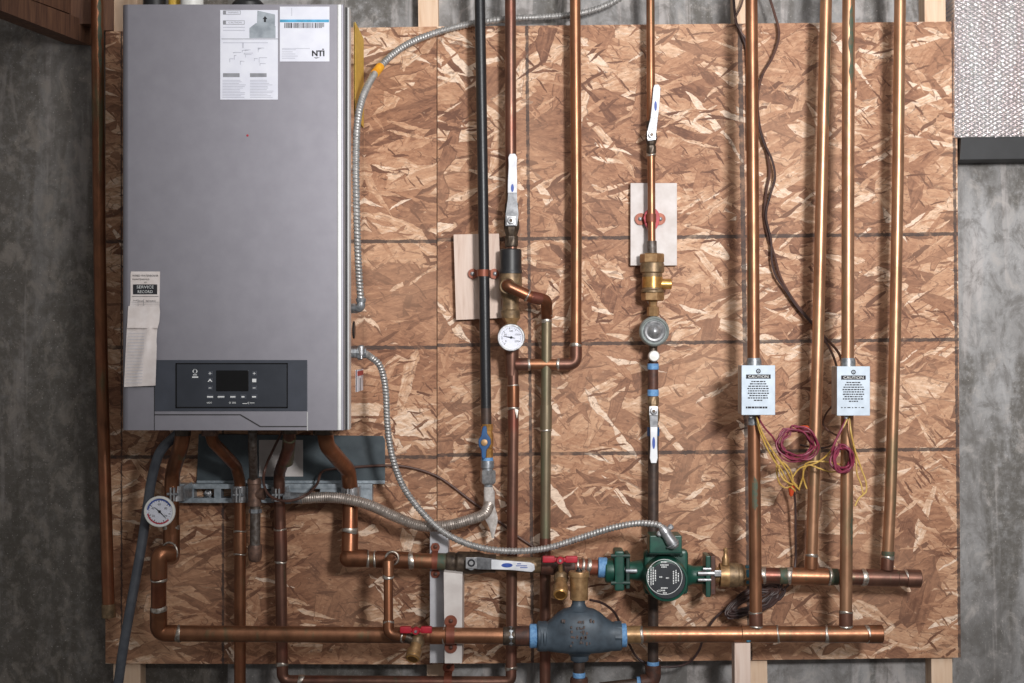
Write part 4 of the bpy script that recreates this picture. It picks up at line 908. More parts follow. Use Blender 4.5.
MB().sweep(fillet(PX([(508.5, 284, .085), (506.5, 285.5, .10), (530, 296.5, .095), (546.5, 300, .075), (546.8, 317, CM)]), [.008, .02, .016], 9), R(5.8, .085), 18).build('pipe', 'copper_lacquer', t)
q = P(527.5, 295.4, .0955); MB().torus(q, P(530, 296.5, .095) - P(525, 294, .096), R(6.0, .09), R(1.0, .09)).build('solder_joint', 'solder', t)
ring(t, (546.7, 311, .055), Z, 6.2, 2.4); ring(t, (546.7, 315, .05), Z, 6.2, 2)
collar('coupling', 'copper_brown', t, (530, 296.8, .094), (541, 299, .085), 6.2)
t = thing('copper_pipe', 'old green tarnished copper pipe going straight down right of the gauge column', 'pipe', P(545, 690, CM), 'copper pipes')
tube('pipe', 'copper_green', t, [(546.7, 312, CM), (546, 420, CM), (545.3, 540, CM)], 5.2, 18)
tube('lower_pipe', 'copper_brown', t, [(545.3, 538, CM), (545, 705, CM)], 5.6, 18)
collar('coupling', 'copper_green', t, (546.2, 405, CM), (546, 430, CM), 5.9); ring(t, (546, 430, CM), Z, 6, 2); ring(t, (546.4, 321, CM), Z, 6, 2.5)
t = thing('copper_pipe', 'brown copper pipe continuing below the gauge column to the bottom elbow', 'pipe', P(512, 680, CM), 'copper pipes')
MB().lathe(P(511.5, 346, CM), -Z, [(0, R(7.2, CM)), (.024, R(7.2, CM)), (.040, R(6.2, CM)), (.055, R(6.0, CM))], 20).build('tee', 'copper_brown', t)
MB().sweep(fillet(PX([(513, 370, CM), (513.3, 420, CM), (511.5, 600, CM), (511, 681.5, .06), (494, 681.8, .06)]), [.05, .3, .012], 9), R(5.5, CM), 18).build('pipe', 'copper_brown', t)
collar('coupling', 'copper_lacquer', t, (513.2, 385, CM), (513.3, 407, CM), 6.2); ring(t, (513.2, 385.5, CM), Z, 6.3, 2); ring(t, (513.3, 408.5, CM), Z, 6.4, 3.4)
MB().prism([(514, 408), (518.5, 410), (517, 419), (515, 412)], CM + .004, CM + R(5.9, CM), .0005).build('solder_drip', 'solder', t); ring(t, (511.2, 668, .058), Z, 6.4, 4)

t = thing('copper_pipe', 'tall copper pipe from the top turning left into the gauge column', 'pipe', P(574, 364, CM), 'copper pipes')
MB().sweep(fillet(PX([(575, -20, CM), (576.5, 200, CM), (576, 364.3, CM), (512, 364.3, CM)]), [.3, .022], 10), R(5.4, CM), 18).build('pipe', 'copper_warm', t)
MB().sweep(fillet(PX([(576, 343, CM), (576, 364.3, CM), (558.5, 364.3, CM)]), .022, 10), R(6.1, CM), 18).build('elbow', 'copper_brown', t)
for x_ in (529, 558): ring(t, (x_, 364.3, CM), X, 6.4, 2)
ring(t, (576, 345, CM), Z, 6.4, 2.4); collar('coupling', 'copper_brown', t, (515, 364.3, CM), (528, 364.3, CM), 6.5)

# ================================================================== FEED LINE (centre right)
FM = .045
t = thing('copper_pipe', 'thin copper pipe dropping from the top to the small white levered valve', 'pipe', P(651, 120, FM), 'copper pipes')
tube('pipe', 'copper_warm', t, [(650.3, -20, FM), (651, 122, FM)], 4.2, 16)
lever_valve('small ball valve with tilted white lever on the thin copper pipe', 651.2, 137, FM, 121, 154, 'bronze_dark', (651.6, 135),
            [(647.5, 141), (647.5, 130), (650, 120), (651.5, 110), (658.5, 111), (657.5, 122), (656.5, 131), (656, 140)], [(650.5, 118), (652, 104), (653.2, 88), (654.5, 84.5), (658.5, 84.2), (660.6, 87.5), (659.6, 104), (658, 118)], (655.6, 106, 1.4, 5), 5.4)
t = thing('copper_pipe', 'thin copper pipe in front of the white board under the red strap', 'pipe', P(652, 245, FM), 'copper pipes')
tube('pipe', 'copper_warm', t, [(651.2, 152, FM), (651.8, 252, FM)], 3.9, 16)
collar('adapter', 'relief_iron', t, (651.8, 241, FM), (652, 255, FM), 4.9); ring(t, (651.3, 155, FM), Z, 5.0, 3)
t = thing('feed_valve', 'brass pressure reducing valve with side port, below the white board', 'valve', P(652.5, 300, FM))
MB().lathe(P(652, 253.5, FM), -Z, [(0, R(11, FM)), (.002, R(12.2, FM)), (.016, R(12.2, FM)), (.018, R(11, FM))], 6, True, .2).build('top_nut', 'brass', t)
MB().lathe(P(652.3, 262.5, FM), -Z, [(0, R(11, FM)), (.003, R(12, FM)), (.018, R(12, FM)), (.02, R(10, FM)), (.05, R(10, FM)), (.052, R(11.4, FM)), (.056, R(11.4, FM))], 26).build('body', 'brass_dull', t)
MB().lathe(P(652.4, 277, FM), -Z, [(0, R(10.3, FM)), (.02, R(10.3, FM))], 26).build('band', 'brass_gold', t)
MB().cyl(P(656, 284, FM), P(671.5, 284, FM), R(5.4, FM), None, 20, .001).build('side_port', 'brass_gold', t)
MB().lathe(P(652.6, 292.5, FM), -Z, [(0, R(10.8, FM)), (.002, R(11.6, FM)), (.014, R(11.6, FM)), (.016, R(10, FM))], 6, True, .2).build('bottom_nut', 'brass', t)
MB().lathe(P(653, 300, FM), -Z, [(0, R(5, FM)), (.006, R(4, FM)), (.012, R(4.2, FM)), (.013, R(6, FM)), (.03, R(6, FM))], 8).build('nipple', 'brass', t)
t = thing('round_knob', 'grey round knob with silver domed centre below the brass feed valve', 'knob', P(653, 331, .06))
c = P(653, 331.5, FM); r = R(15.2, .075)
MB().lathe(c, FWD, [(0, r * .5), (.008, r * .55), (.012, r * .92), (.02, r), (.03, r * .98), (.034, r * .86), (.030, r * .78)], 40).build('rim', 'grey_knob', t)
MB().lathe(c + FWD * .029, FWD, [(0, r * .78), (.003, r * .70), (.004, r * .62), (.003, r * .5), (.005, r * .42), (.009, r * .30), (.011, r * .12), (.0112, .0005)], 36).build('dome', 'steel', t)
MB().cyl(P(653, 313, FM), P(653, 368, FM), R(4.4, FM), None, 16).build('post', 'bronze_dark', t)
o = MB().lathe(P(653, 356, FM), FWD, [(0, R(5.2, FM)), (.016, R(5.6, FM)), (.022, R(5.6, FM)), (.025, R(4.6, FM)), (.026, .001)], 24).build('plug_fitting', 'white_plastic'); tag(o, 'small round white cap just below the grey knob', 'cap')
t = thing('pipe_nipple', 'short dark iron nipple with pale blue tape at both ends above the lever valve', 'pipe', P(653, 395, FM))
tube('nipple', 'iron_brown', t, [(653, 362, FM), (653, 400, FM)], 5.3, 18)
collar('thread_tape', 'blue_tape', t, (653, 363.5, FM), (653, 369.5, FM), 5.8, 'pale blue thread tape'); collar('thread_tape', 'blue_tape', t, (653, 389.5, FM), (653, 396, FM), 5.8, 'pale blue thread tape')
lever_valve('ball valve with white lever pointing down above the dark iron pipe', 653.2, 415, FM, 396, 434, 'brass_dull', (653.6, 411),
            [(649.5, 406), (657.5, 406), (658, 418), (657.5, 432), (650.5, 432), (649.5, 418)], [(650.2, 427), (657.5, 427), (657.3, 445), (657.8, 458), (656.5, 463.3), (651, 463.3), (649.8, 458), (650.5, 445)], (653.7, 443, 1.5, 6), 6.0)
MB_ = thing('iron_pipe', 'dark iron pipe passing down behind the pump to a rusty elbow', 'pipe', P(653, 680, FM))
collar('thread_tape', 'blue_plastic', MB_, (653.2, 427, FM), (653.2, 436, FM), 6.2, 'blue thread tape')
tube('pipe', 'black_iron_rust', MB_, [(653.3, 432, FM), (653, 668, FM)], 5.4, 18)
collar('thread_tape', 'blue_tape', MB_, (653, 661.5, FM), (653, 668, FM), 6.2, 'pale blue thread tape')
MB().sweep(fillet(PX([(653, 665, FM), (653, 681, FM), (641, 682.5, FM)]), .014, 9), R(8, FM), 18).build('elbow', 'iron_brown', MB_, 'rusty brown elbow')
MB().lathe(P(642, 682, FM), -X, [(0, R(5.6, FM)), (.01, R(5.4, FM))], 16).build('thread_tape', 'blue_tape', MB_, 'pale blue thread tape')
tube('side_pipe', 'black_iron_rust', MB_, [(641, 682.3, FM), (600, 687, FM)], 4.6, 16)

# ================================================================== UPPER LINE: ball valve, drain, pump
t = thing('ball_valve', 'large ball valve with white lever lying along the upper copper line', 'valve', P(460, uy(460), UM), 'white lever ball valves')
a, b = P(446, uy(446), UM), P(500, uy(500), UM); r = R(1, UM)
MB().lathe(a, b - a, [(0, r * 9), (.004, r * 10), (.016, r * 10), (.018, r * 9), (.022, r * 11), (.06, r * 11.4), (.07, r * 10), (.078, r * 9.2), (.092, r * 9.4)], 20).build('body', 'bronze_dark', t)
nd = UM + r * 12
MB().cyl(P(471.5, uy(471.5) + 1, UM), P(471.5, uy(471.5) + 1, UM) + FWD * (r * 12 + .008), r * 4, None, 14).build('stem', 'galvanised', t)
h = MB().prism([(465.5, 558), (478, 557), (494, 559), (500, 560), (500, 570), (480, 569.5), (465.5, 568.5)], nd + .003, nd + .0058, .0006).build('lever', 'lever_steel', t)
MB().prism([(491, 559.6), (510, 561), (530, 562.5), (534.5, 564.5), (535, 570), (532, 572.3), (510, 570.2), (491, 569.6)], nd + .001, nd + .009, .002).build('grip', 'grip_white', h, 'white plastic grip with blue print')
m = MB(); c = P(507, 565.3, nd + .0095); bm = m.bm
bm.faces.new([bm.verts.new(c + Vector((math.cos(q) * R(5.6, nd), 0, math.sin(q) * R(2.2, nd)))) for q in [2 * PI * k / 22 for k in range(22)]])
m.quad(517, 563.4, 521, 564.3, nd + .0095); m.quad(516, 565.4, 527, 566.2, nd + .0095); m.quad(520, 567.2, 527.5, 568, nd + .0095); m.build('logo', 'label_blue', h)
MB().pbox(465.6, 557.4, 477, 568.8, nd + .0055, nd + .010, .001).build('square_nut', 'steel', t)
m = MB(); m.torus(P(471.3, 563, nd + .0103), FWD, R(3.0, nd), R(.9, nd), 20, 6); m.build('stem_end', 'black_ink', t)
t = thing('copper_pipe', 'copper section of the upper line between large ball valve and green pump', 'pipe', P(545, uy(545), UM), 'copper pipes')
tube('pipe', 'brass_dull', t, [(495, uy(495), UM), (560, uy(560), UM)], 7.8, 20)
collar('adapter', 'iron_brown', t, (541, uy(541), UM), (575, uy(575), UM), 9.2)
collar('coupling', 'copper_strap', t, (574, uy(574), UM), (598, uy(598), UM), 7.6)
for x_ in (577, 583, 589): ring(t, (x_, uy(x_) - 1, UM), X, 8.2, 3.4)
collar('thread_tape', 'blue_tape', t, (598, uy(598), UM), (607, uy(607), UM), 10.2, 'pale blue thread tape')
drain_valve('drain valve with red handle on the upper line beside the brass air vent', (561, 578), (560.3, 595, .165), (560, 560), 17.5, (560, 568, UM + .01), .125)

t = thing('circulator_pump', 'dark green circulator pump with round black nameplate', 'pump', P(664, 577, UM), None)
PC = P(664.5, 577, UM); g = 'green_paint'; rr = R(1, UM)
MB().lathe(PC + Y * -.0 + Y * .03, FWD, [(0, rr * 14), (.01, rr * 22), (.03, rr * 23), (.04, rr * 22)], 36).build('volute', g, t)
MB().pbox(643.5, 549, 688, 594.5, UM + .004, UM + .030, .008, dr=UM + .02).build('motor_flange', g, t)
MB().lathe(P(664.5, 577, UM + .03), FWD, [(0, rr * 22), (.028, rr * 21.6), (.040, rr * 21), (.046, rr * 20), (.047, rr * 18.4), (.0445, rr * 18)], 44).build('motor_housing', g, t)
pl = UM + .0765
np_ = MB().lathe(P(664.5, 577, UM + .03) + FWD * .0440, FWD, [(0, R(18.4, pl)), (.002, R(18.2, pl)), (.0024, R(17.6, pl))], 44).build('nameplate', 'black_plate', t, 'round black nameplate with white print')
m = MB(); pd = UM + .0770
m.torus(P(664.5, 577, pd - .0003), FWD, R(17.6, pd), R(.3, pd), 44, 6)
for x_, y0_, y1_ in ((648.5, 569, 583), (651, 566, 586), (653.2, 567, 585), (655.4, 570, 581), (673.5, 571, 584), (676, 570, 583), (678.4, 573, 582)):
    k = y0_
    while k < y1_:
        h_ = random.Random(int(k * 7 + x_)).uniform(.8, 2.2); m.quad(x_ - .55, k, x_ + .55, min(k + h_, y1_), pd); k += h_ + .7
for x_, y_, w_ in ((664, 562, 6), (664.5, 565, 8), (664, 567, 5), (661, 577, 3), (667.5, 578, 3), (664.5, 588, 7), (662, 590.5, 7), (659, 591, 4), (665, 593, 4)):
    k = x_ - w_ / 2
    while k < x_ + w_ / 2: m.quad(k, y_ - .7, min(k + .9, x_ + w_ / 2), y_ + .7, pd); k += 1.4
m.build('lettering', 'white_ink', np_)
for sx in (648, 681):
    for sy in (554.5, 589.5): MB().lathe(P(sx, sy, UM + .03), FWD, [(0, .004), (.004, .004), (.005, .002)], 6).build('bolt', 'green_dark', t)
bx = MB().pbox(649.5, 535.5, 682, 553.5, UM + .002, UM + .062, .0025).build('terminal_box', g, t)
MB().pbox(649, 551.5, 682.5, 554.5, UM + .01, UM + .058, .001).build('lid_edge', 'green_dark', bx)
cn = thing('cable_connector', 'silver metal cable connector on top of the green pump', 'connector', P(668, 538, UM + .06))
a, b = P(662, 527.5, .153), P(675.5, 547.5, .153)
MB().lathe(a, b - a, [(0, R(4.2, .15)), (.006, R(5.4, .15)), (.012, R(5.6, .15)), (.018, R(5.2, .15)), (.030, R(6, .15)), (.040, R(5.6, .15)), (.044, R(3.5, .15))], 16).build('body', 'steel', cn)
MB().torus(P(672.5, 544, .151), b - a, R(6.6, .15), R(.8, .15)).build('lock_ring', 'galvanised', cn)
for q in ((659.5, 533.5), (670.5, 527)): MB().lathe(P(*q, .15), FWD, [(0, .0055), (.004, .0055), (.006, .003)], 12).build('screw', 'steel', cn)
def lx(parts, name, mat, o_, prof, n=26, ph=0.0): return MB().lathe(o_, X, prof, n, True, ph).build(name, mat, parts)
# left neck and flange
y0 = 574.5
lx(t, 'neck', g, P(624, 570.5, UM), [(0, rr * 9.4), (.012, rr * 9), (.03, rr * 10.5), (.045, rr * 15)])
fl = MB().box(P(613.5, 589, UM) + Vector((0, -rr * 15, 0)), P(623.5, 549, UM) + Vector((0, rr * 15, 0)), .004).build('flange', g, t)
MB().box(P(625, 587, UM) + Vector((0, -rr * 13, 0)), P(629, 552, UM) + Vector((0, rr * 13, 0)), .002).build('flange', 'green_dark', t)
for sy in (556, 571, 583): MB().cyl(P(611 if sy != 571 else 626, sy, UM + .024), P(630 if sy != 571 else 637, sy, UM + .024), rr * 2.2, None, 8).build('bolt', 'galvanised' if sy == 571 else 'green_dark', t)
lx(t, 'hub', g, P(605, 570.5, UM), [(0, rr * 11.5), (.003, rr * 12.5), (.016, rr * 12.5), (.0165, rr * 11)], 12)
# right neck and flange
lx(t, 'neck', g, P(682, 575, UM), [(0, rr * 16), (.012, rr * 11), (.02, rr * 9.2), (.04, rr * 9.2)])
MB().box(P(704, 595, UM) + Vector((0, -rr * 14, 0)), P(709, 554, UM) + Vector((0, rr * 14, 0)), .002).build('flange', g, t)
MB().box(P(709, 593, UM) + Vector((0, -rr * 13, 0)), P(714, 554, UM) + Vector((0, rr * 13, 0)), .002).build('flange', 'iron_brown', t)
for sy in (569, 573.5, 580): MB().cyl(P(698 if sy != 569 else 703, sy, UM + .024), P(711 if sy != 573.5 else 721, sy, UM + .024), rr * (2.2 if sy == 573.5 else 1.6), None, 8).build('bolt', 'steel', t)
# brass isolation valve
t = thing('isolation_valve', 'brass shut off valve with small knob right of the green pump', 'valve', P(730, 575, UM))
lx(t, 'inlet', 'brass', P(712, 575, UM), [(0, rr * 7), (.012, rr * 8), (.014, rr * 12), (.03, rr * 12.6), (.034, rr * 11)], 20)
lx(t, 'body', 'brass_dull', P(725, 575, UM), [(0, rr * 11.5), (.004, rr * 12.4), (.022, rr * 12.4), (.024, rr * 11.4), (.030, rr * 11.4), (.034, rr * 10)], 24)
lx(t, 'hex_end', 'brass', P(739, 575.5, UM), [(0, rr * 10), (.002, rr * 10.4), (.017, rr * 10.4), (.018, rr * 9)], 6, .2)
MB().lathe(P(725.5, 565, UM + .01), Z, [(0, R(3.6, UM)), (.012, R(3.6, UM)), (.018, R(2.2, UM)), (.024, R(1.8, UM)), (.026, R(2.4, UM)), (.030, R(2.2, UM)), (.032, R(1, UM))], 16).build('knob', 'brass', t)
MB().pbox(714.5, 570.5, 721.5, 576.5, UM + .02, UM + .028, .001).build('bolt', 'steel', t)
def ux(x): return 575.3 + (x - 760) * .021
t = thing('manifold_pipe', 'upper copper manifold right of the pump with a capped right end', 'pipe', P(830, 577, UM), 'horizontal copper manifolds')
collar('thread_tape', 'teal_tape', t, (745, ux(745), UM), (752, ux(752), UM), 9.8, 'teal thread tape')
tube('pipe', 'copper_brown', t, [(748, ux(748), UM), (918, ux(918), UM)], 7.9, 22)
for a, b, mt in ((752, 764, 'copper_lacquer'), (790, 828, 'copper_warm'), (866, 898, 'copper_brown')): collar('tee' if a > 760 else 'adapter', mt, t, (a, ux(a), UM), (b, ux(b), UM), 8.6)
for a, b in ((779, 788), (828, 838)): collar('flux_stain', 'flux_green', t, (a, ux(a), UM), (b, ux(b), UM), 8.3)
for x_, w_ in ((763, 4), (789, 4), (829.5, 3.4), (864, 4), (907, 3.4)): ring(t, (x_, ux(x_), UM), X, 8.9, w_)
collar('end_cap', 'copper_brown', t, (906, ux(906), UM), (920.5, ux(920), UM), 9.1)

# ================================================================== AIR SEPARATOR
t = thing('air_separator', 'blue grey cast iron air separator with rusty specks on the lower manifold', 'air separator', P(578, 640, LM))
prof = [(537, 622.5, 650, .8), (539, 621.5, 651, .95), (546, 621.5, 651, .95), (547.5, 622, 650.5, .95), (552, 618, 651.5, 1.0), (558, 612.5, 652, 1.15), (564, 609, 652.5, 1.28), (570, 607.4, 653, 1.35), (578, 606.6, 653.2, 1.38), (586, 607.2, 653, 1.35), (594, 609, 652.6, 1.28), (601, 613, 652.2, 1.15), (607, 618.5, 651.6, 1.0), (612, 622, 650.5, .95), (614, 622, 650.5, .95), (620, 622.5, 650, .95), (621.5, 623.5, 649, .8)]
m = MB(); rs = []
for x_, yt, yb, dp in prof:
    c = P(x_, 636, LM); up, dn = R(636 - yt, LM), R(yb - 636, LM); ring_ = []
    for k in range(32):
        a = 2 * PI * k / 32; ca, sa = math.cos(a), math.sin(a); e_ = .72
        ring_.append(c + Vector((0, -math.copysign(abs(ca) ** e_, ca) * .026 * dp, math.copysign(abs(sa) ** (e_ if sa < 0 else .85), sa) * (up if sa > 0 else dn))))
    rs.append(ring_)
m.rings(rs).build('body', 'cast_iron', t)
MB().lathe(P(578.5, 610, LM), Z, [(0, R(13, LM)), (.006, R(8, LM)), (.012, R(6.6, LM)), (.020, R(6.4, LM))], 24).build('top_neck', 'cast_iron', t)
MB().lathe(P(579.5, 651, LM), -Z, [(0, R(16, LM)), (.004, R(12, LM)), (.008, R(9.4, LM)), (.016, R(9, LM)), (.018, R(8, LM))], 24).build('bottom_neck', 'cast_iron', t)
for a, b in ((537.5, 541), (543, 546.5)): collar('hub_rib', 'cast_iron', t, (a, 636, LM), (b, 636, LM), 15)
MB().lathe(P(614.5, 635.5, LM), X, [(0, R(14.5, LM)), (.0125, R(14.5, LM))], 8).build('hub', 'cast_iron', t)
collar('thread_tape', 'blue_tape', t, (529.5, 636, LM), (537.5, 636, LM), 12, 'pale blue thread tape'); collar('thread_tape', 'blue_tape', t, (620.5, 635.3, LM), (626.5, 635.2, LM), 11.8, 'pale blue thread tape')
m = MB(); rn = random.Random(9); df = LM + .0372
for i in range(46):
    x_ = rn.gauss(579, 8); y_ = rn.choice((622, 628, 633, 638, 643, 647)) + rn.uniform(-1, 1); w_ = rn.uniform(.3, 1.1); h_ = rn.uniform(.5, 1.6)
    if 562 < x_ < 596: m.pbox(x_ - w_, y_ - h_, x_ + w_, y_ + h_, df - .004 - (.004 if y_ < 625 else 0), df - (.0028 if y_ < 625 else 0), .0002, dr=df)
m.build('raised_lettering', 'rust_mark', t, 'rusty raised casting marks')
t = thing('air_vent', 'tan brass cylindrical air vent on top of the cast iron separator', 'air vent', P(579, 600, LM))
MB().lathe(P(579, 600, LM), Z, [(0, R(7.6, LM)), (.001, R(9, LM)), (.042, R(9.2, LM)), (.043, R(10.6, LM)), (.050, R(10.6, LM)), (.052, R(10, LM))], 28).build('body', 'brass', t)
MB().lathe(P(579, 573.2, LM), Z, [(0, R(3.4, LM)), (.006, R(3.4, LM)), (.0062, R(2, LM)), (.010, R(1.6, LM))], 14).build('valve_cap', 'black_plastic', t, 'small dark valve cap')
MB().lathe(P(578.6, 604.6, LM), Z, [(0, R(5.4, LM)), (.009, R(5, LM))], 16).build('thread_tape', 'blue_tape', t, 'pale blue thread tape')
t = thing('tank_nipple', 'short dark iron nipple with two pale blue tape rings below the separator', 'pipe', P(579, 690, LM))
tube('nipple', 'black_iron_rust', t, [(579, 655, LM), (579, 682, LM)], 5.6, 18)
collar('thread_tape', 'blue_tape', t, (579, 656.5, LM), (579, 661.5, LM), 6.4); collar('thread_tape', 'blue_tape', t, (579, 672.5, LM), (579, 677.5, LM), 6.4)
MB().lathe(P(579, 677.5, LM), -Z, [(0, R(8.4, LM)), (.004, R(9, LM)), (.04, R(9, LM))], 18).build('socket', 'iron_brown', t)

# ================================================================== TALL RISERS ON THE RIGHT AND THE LEFT PIPE
t = thing('copper_pipe', 'leftmost of four tall copper risers at the right, behind one caution box', 'pipe', P(756, 634, LM), 'tall copper risers')
tube('pipe', 'copper_warm', t, [(751.3, -20, LM), (753, 230, LM), (753.8, 420, LM), (756, 628, LM)], 6.2, 20)
collar('tee_neck', 'copper_brown', t, (755.8, 613, LM), (756, 628, LM), 6.8); ring(t, (755.7, 612.5, LM), Z, 7.0, 2.4)
ring(t, (756, 626.5, LM), Z, 7.4, 1.6)
t = thing('copper_pipe', 'second tall copper riser, leaning slightly, between the two caution boxes', 'pipe', P(810, 575, UM), 'tall copper risers')
tube('pipe', 'copper_bright', t, [(826.6, -20, UM), (822, 171, UM), (818, 342, UM), (813.3, 500, UM), (811.3, 568, UM)], 5.9, 20)
collar('tee_neck', 'copper_warm', t, (811.6, 555, UM), (811, 569, UM), 6.4); ring(t, (811.6, 555, UM), Z, 6.7, 2.2)
t = thing('copper_pipe', 'third tall copper riser with a green streak, behind the right caution box', 'pipe', P(846, 634, LM), 'tall copper risers')
tube('pipe', 'copper_bright', t, [(848.7, -20, LM), (848, 171, LM), (847.7, 342, LM), (846.5, 520, LM), (845.8, 628, LM)], 6.3, 20)
collar('tee_neck', 'copper_brown', t, (846, 611, LM), (845.8, 628, LM), 6.8); ring(t, (846, 612, LM), Z, 7.1, 2.8); ring(t, (845.8, 626.5, LM), Z, 7.4, 1.6)
t = thing('copper_pipe', 'rightmost tall copper riser at the right edge of the board', 'pipe', P(886, 577, UM), 'tall copper risers')
tube('pipe', 'copper_bright', t, [(900.3, -20, UM), (898, 171, UM), (895, 342, UM), (890.5, 500, UM), (887, 568, UM)], 5.8, 20)
collar('tee_neck', 'copper_brown', t, (887.7, 558, UM), (887, 570, UM), 6.4); ring(t, (887.8, 557, UM), Z, 6.8, 3.2); collar('flux_stain', 'flux_green', t, (888.3, 551, UM), (887.9, 556, UM), 6.3)
t = thing('copper_pipe', 'tall copper pipe with end cap standing alone left of the boiler', 'pipe', P(109, 618, .07), 'tall copper risers')
tube('pipe', 'copper_lacquer', t, [(97, -20, .05), (98, 100, .05), (99.5, 250, .045), (102, 380, .045), (108.6, 610, .045)], 6.2, 20)
collar('end_cap', 'brass_dull', t, (108.3, 604, .045), (108.9, 617.5, .045), 6.9)

def streak(parent, path, rp, a0, a1, seed=1):
    rn = random.Random(seed); pts = PX(path); full = []
    for i in range(len(pts) - 1):
        for k in range(14): full.append(pts[i].lerp(pts[i + 1], k / 14))
    full.append(pts[-1]); r = R(rp, path[0][2]) * 1.012; m = MB(); rows = []; n = len(full)
    for i, c in enumerate(full):
        tap = min(1, 5 * i / n, 5 * (n - i) / n) if 0 < i < n - 1 else .05; mid = (a0 + a1) / 2 + rn.uniform(-5, 5); hw = (a1 - a0) / 2 * tap * rn.uniform(.55, 1.1)
        rows.append([m.bm.verts.new(c + X * r * math.cos(math.radians(q)) + FWD * r * math.sin(math.radians(q))) for q in [mid - hw + 2 * hw * k / 6 for k in range(7)]])
    for i in range(n - 1):
        for k in range(6): m.bm.faces.new((rows[i][k], rows[i][k + 1], rows[i + 1][k + 1], rows[i + 1][k]))
    return m.build('verdigris_streak', 'flux_green', parent, 'green tarnish streak')
streak(t, [(97, -10, .05), (97.8, 74, .05)], 6.2, 30, 75, 1)
for o_ in [q for q in bpy.data.objects if q.get('label') == 'third tall copper riser with a green streak, behind the right caution box']:
    streak(o_, [(848.6, 0, LM), (848.4, 85, LM)], 6.3, 50, 100, 2); streak(o_, [(846.6, 512, LM), (846.4, 545, LM)], 6.3, 20, 65, 3)
for o_ in [q for q in bpy.data.objects if q.get('label') == 'second tall copper riser, leaning slightly, between the two caution boxes']:
    streak(o_, [(825.5, 20, UM), (823, 130, UM)], 5.9, 30, 65, 5)
for o_ in [q for q in bpy.data.objects if q.get('label') == 'leftmost of four tall copper risers at the right, behind one caution box']:
    streak(o_, [(754.6, 475, LM), (755, 510, LM)], 6.2, 70, 130, 6)

# ================================================================== CAUTION BOXES (zone valve heads)
def actuator(x0, y0, x1, y1, d, label, foot):
    t = thing('valve_actuator', label, 'control box', P((x0 + x1) / 2, y1, d - .03), 'caution label control boxes')
    MB().pbox(x0 + .3, y0 + .3, x1 - .3, y1 - .3, d - .052, d - .0008, .0015, dr=d).build('housing', 'box_side', t, 'grey metal sides')
    f = MB().pbox(x0, y0, x1, y1, d - .0012, d, .0008).build('cover_plate', 'box_face', t, 'pale blue white printed front'); cx = (x0 + x1) / 2; e_ = d + .0004
    m = MB(); m.pbox(cx - 12.3, y0 + 9.2, cx + 12.3, y0 + 13.4, d, e_, .0002)
    c = P(cx, y0 + 5.8, e_); m.torus(c, FWD, R(1.9, d), R(.45, d), 18, 6); m.quad(cx - .8, y0 + 5.2, cx + .9, y0 + 5.8, e_); m.quad(cx - .8, y0 + 6.3, cx + .9, y0 + 6.9, e_)
    rn = random.Random(int(x0)); 
    for i in range(9):
        w_ = (7, 8.5, 10, 11, 10, 10.6, 9, 10.6, 4.5)[i]; y_ = y0 + 15.6 + i * 2.35; k = cx - w_
        while k < cx + w_ - .6:
            l_ = rn.uniform(1.0, 3.2); m.quad(k, y_, min(k + l_, cx + w_), y_ + 1.15, e_); k += l_ + .6
    k = cx - 12.5
    while k < cx + 8: l_ = rn.uniform(1, 3.4); m.quad(k, y1 - 8.5, k + l_, y1 - (6.6 if foot else 7.6), e_); k += l_ + (.5 if foot else 1.6)
    m.build('lettering', 'black_ink', f)
    m = MB(); m.text('CAUTION', cx, y0 + 11.3, 2.7, e_ + .0004, wpx=20); m.build('heading', 'white_ink', f)
    MB().lathe(P(x0 + 9, y1 - 1, d - .025), -Z, [(0, .004), (.007, .004)], 10).build('wire_bushing', 'steel', t)
    return t
AD = .195
actuator(741.6, 365.3, 775.2, 415, AD, 'caution box with pale printed front on the leftmost tall riser', True)
actuator(837, 366.3, 870, 415.6, AD, 'caution box with pale printed front on the third tall riser', False)
for x_, lb in ((754, 'steel collar above the left caution box on the leftmost riser'), (848, 'steel collar above the right caution box on the third riser')):
    o = MB().lathe(P(x_, 358, LM), -Z, [(0, R(6.8, LM)), (.006, R(7.6, LM)), (.030, R(7.6, LM))], 16).build('valve_collar', 'galvanised'); tag(o, lb, 'collar', 'valve collars')
o = MB().lathe(P(753.8, 414, LM), -Z, [(0, R(6.7, LM)), (.016, R(6.7, LM)), (.02, R(6.3, LM))], 16).build('valve_collar', 'galvanised'); tag(o, 'silver collar just under the left caution box', 'collar', 'valve collars')

# ================================================================== WIRES
def wire(label, pxs, rp, mat, cat='wire', group=None, name='wire'):
    dm = sum(p[2] for p in pxs) / len(pxs)
    o = MB().sweep(spline(PX(pxs), .006), R(rp, dm), 8).build(name, mat); return tag(o, label, cat, group)
GW = 'thermostat wires'
wire('brown wire curling out from the leftmost riser and down to the right caution box', [(767, -10, .012), (774, 12, .012), (779, 34, .014), (773, 56, .016), (762, 76, .016), (757.5, 100, .014), (760, 128, .012), (766, 148, .01), (769.5, 172, .01), (766.5, 190, .01), (764.5, 214, .01), (768, 236, .01), (774, 254, .01), (780, 276, .01), (792, 298, .01), (808, 318, .012), (824, 336, .02), (838, 352, .06), (843, 366, .12)], 1.35, 'wire_brown', 'wire', GW)
wire('dark brown wire twisted beside the brown one, right of the leftmost riser', [(752, -10, .012), (753, 40, .012), (757, 60, .017), (757, 92, .017), (758, 118, .016), (763, 140, .017), (772, 160, .017), (775, 178, .017), (770, 196, .017), (766, 216, .017), (771, 240, .017), (772, 262, .017), (776, 276, .017), (784, 288, .017), (798, 308, .017), (814, 326, .018), (826, 342, .03), (834, 358, .07), (838, 372, .13)], 1.2, 'wire_dark', 'wire', GW)
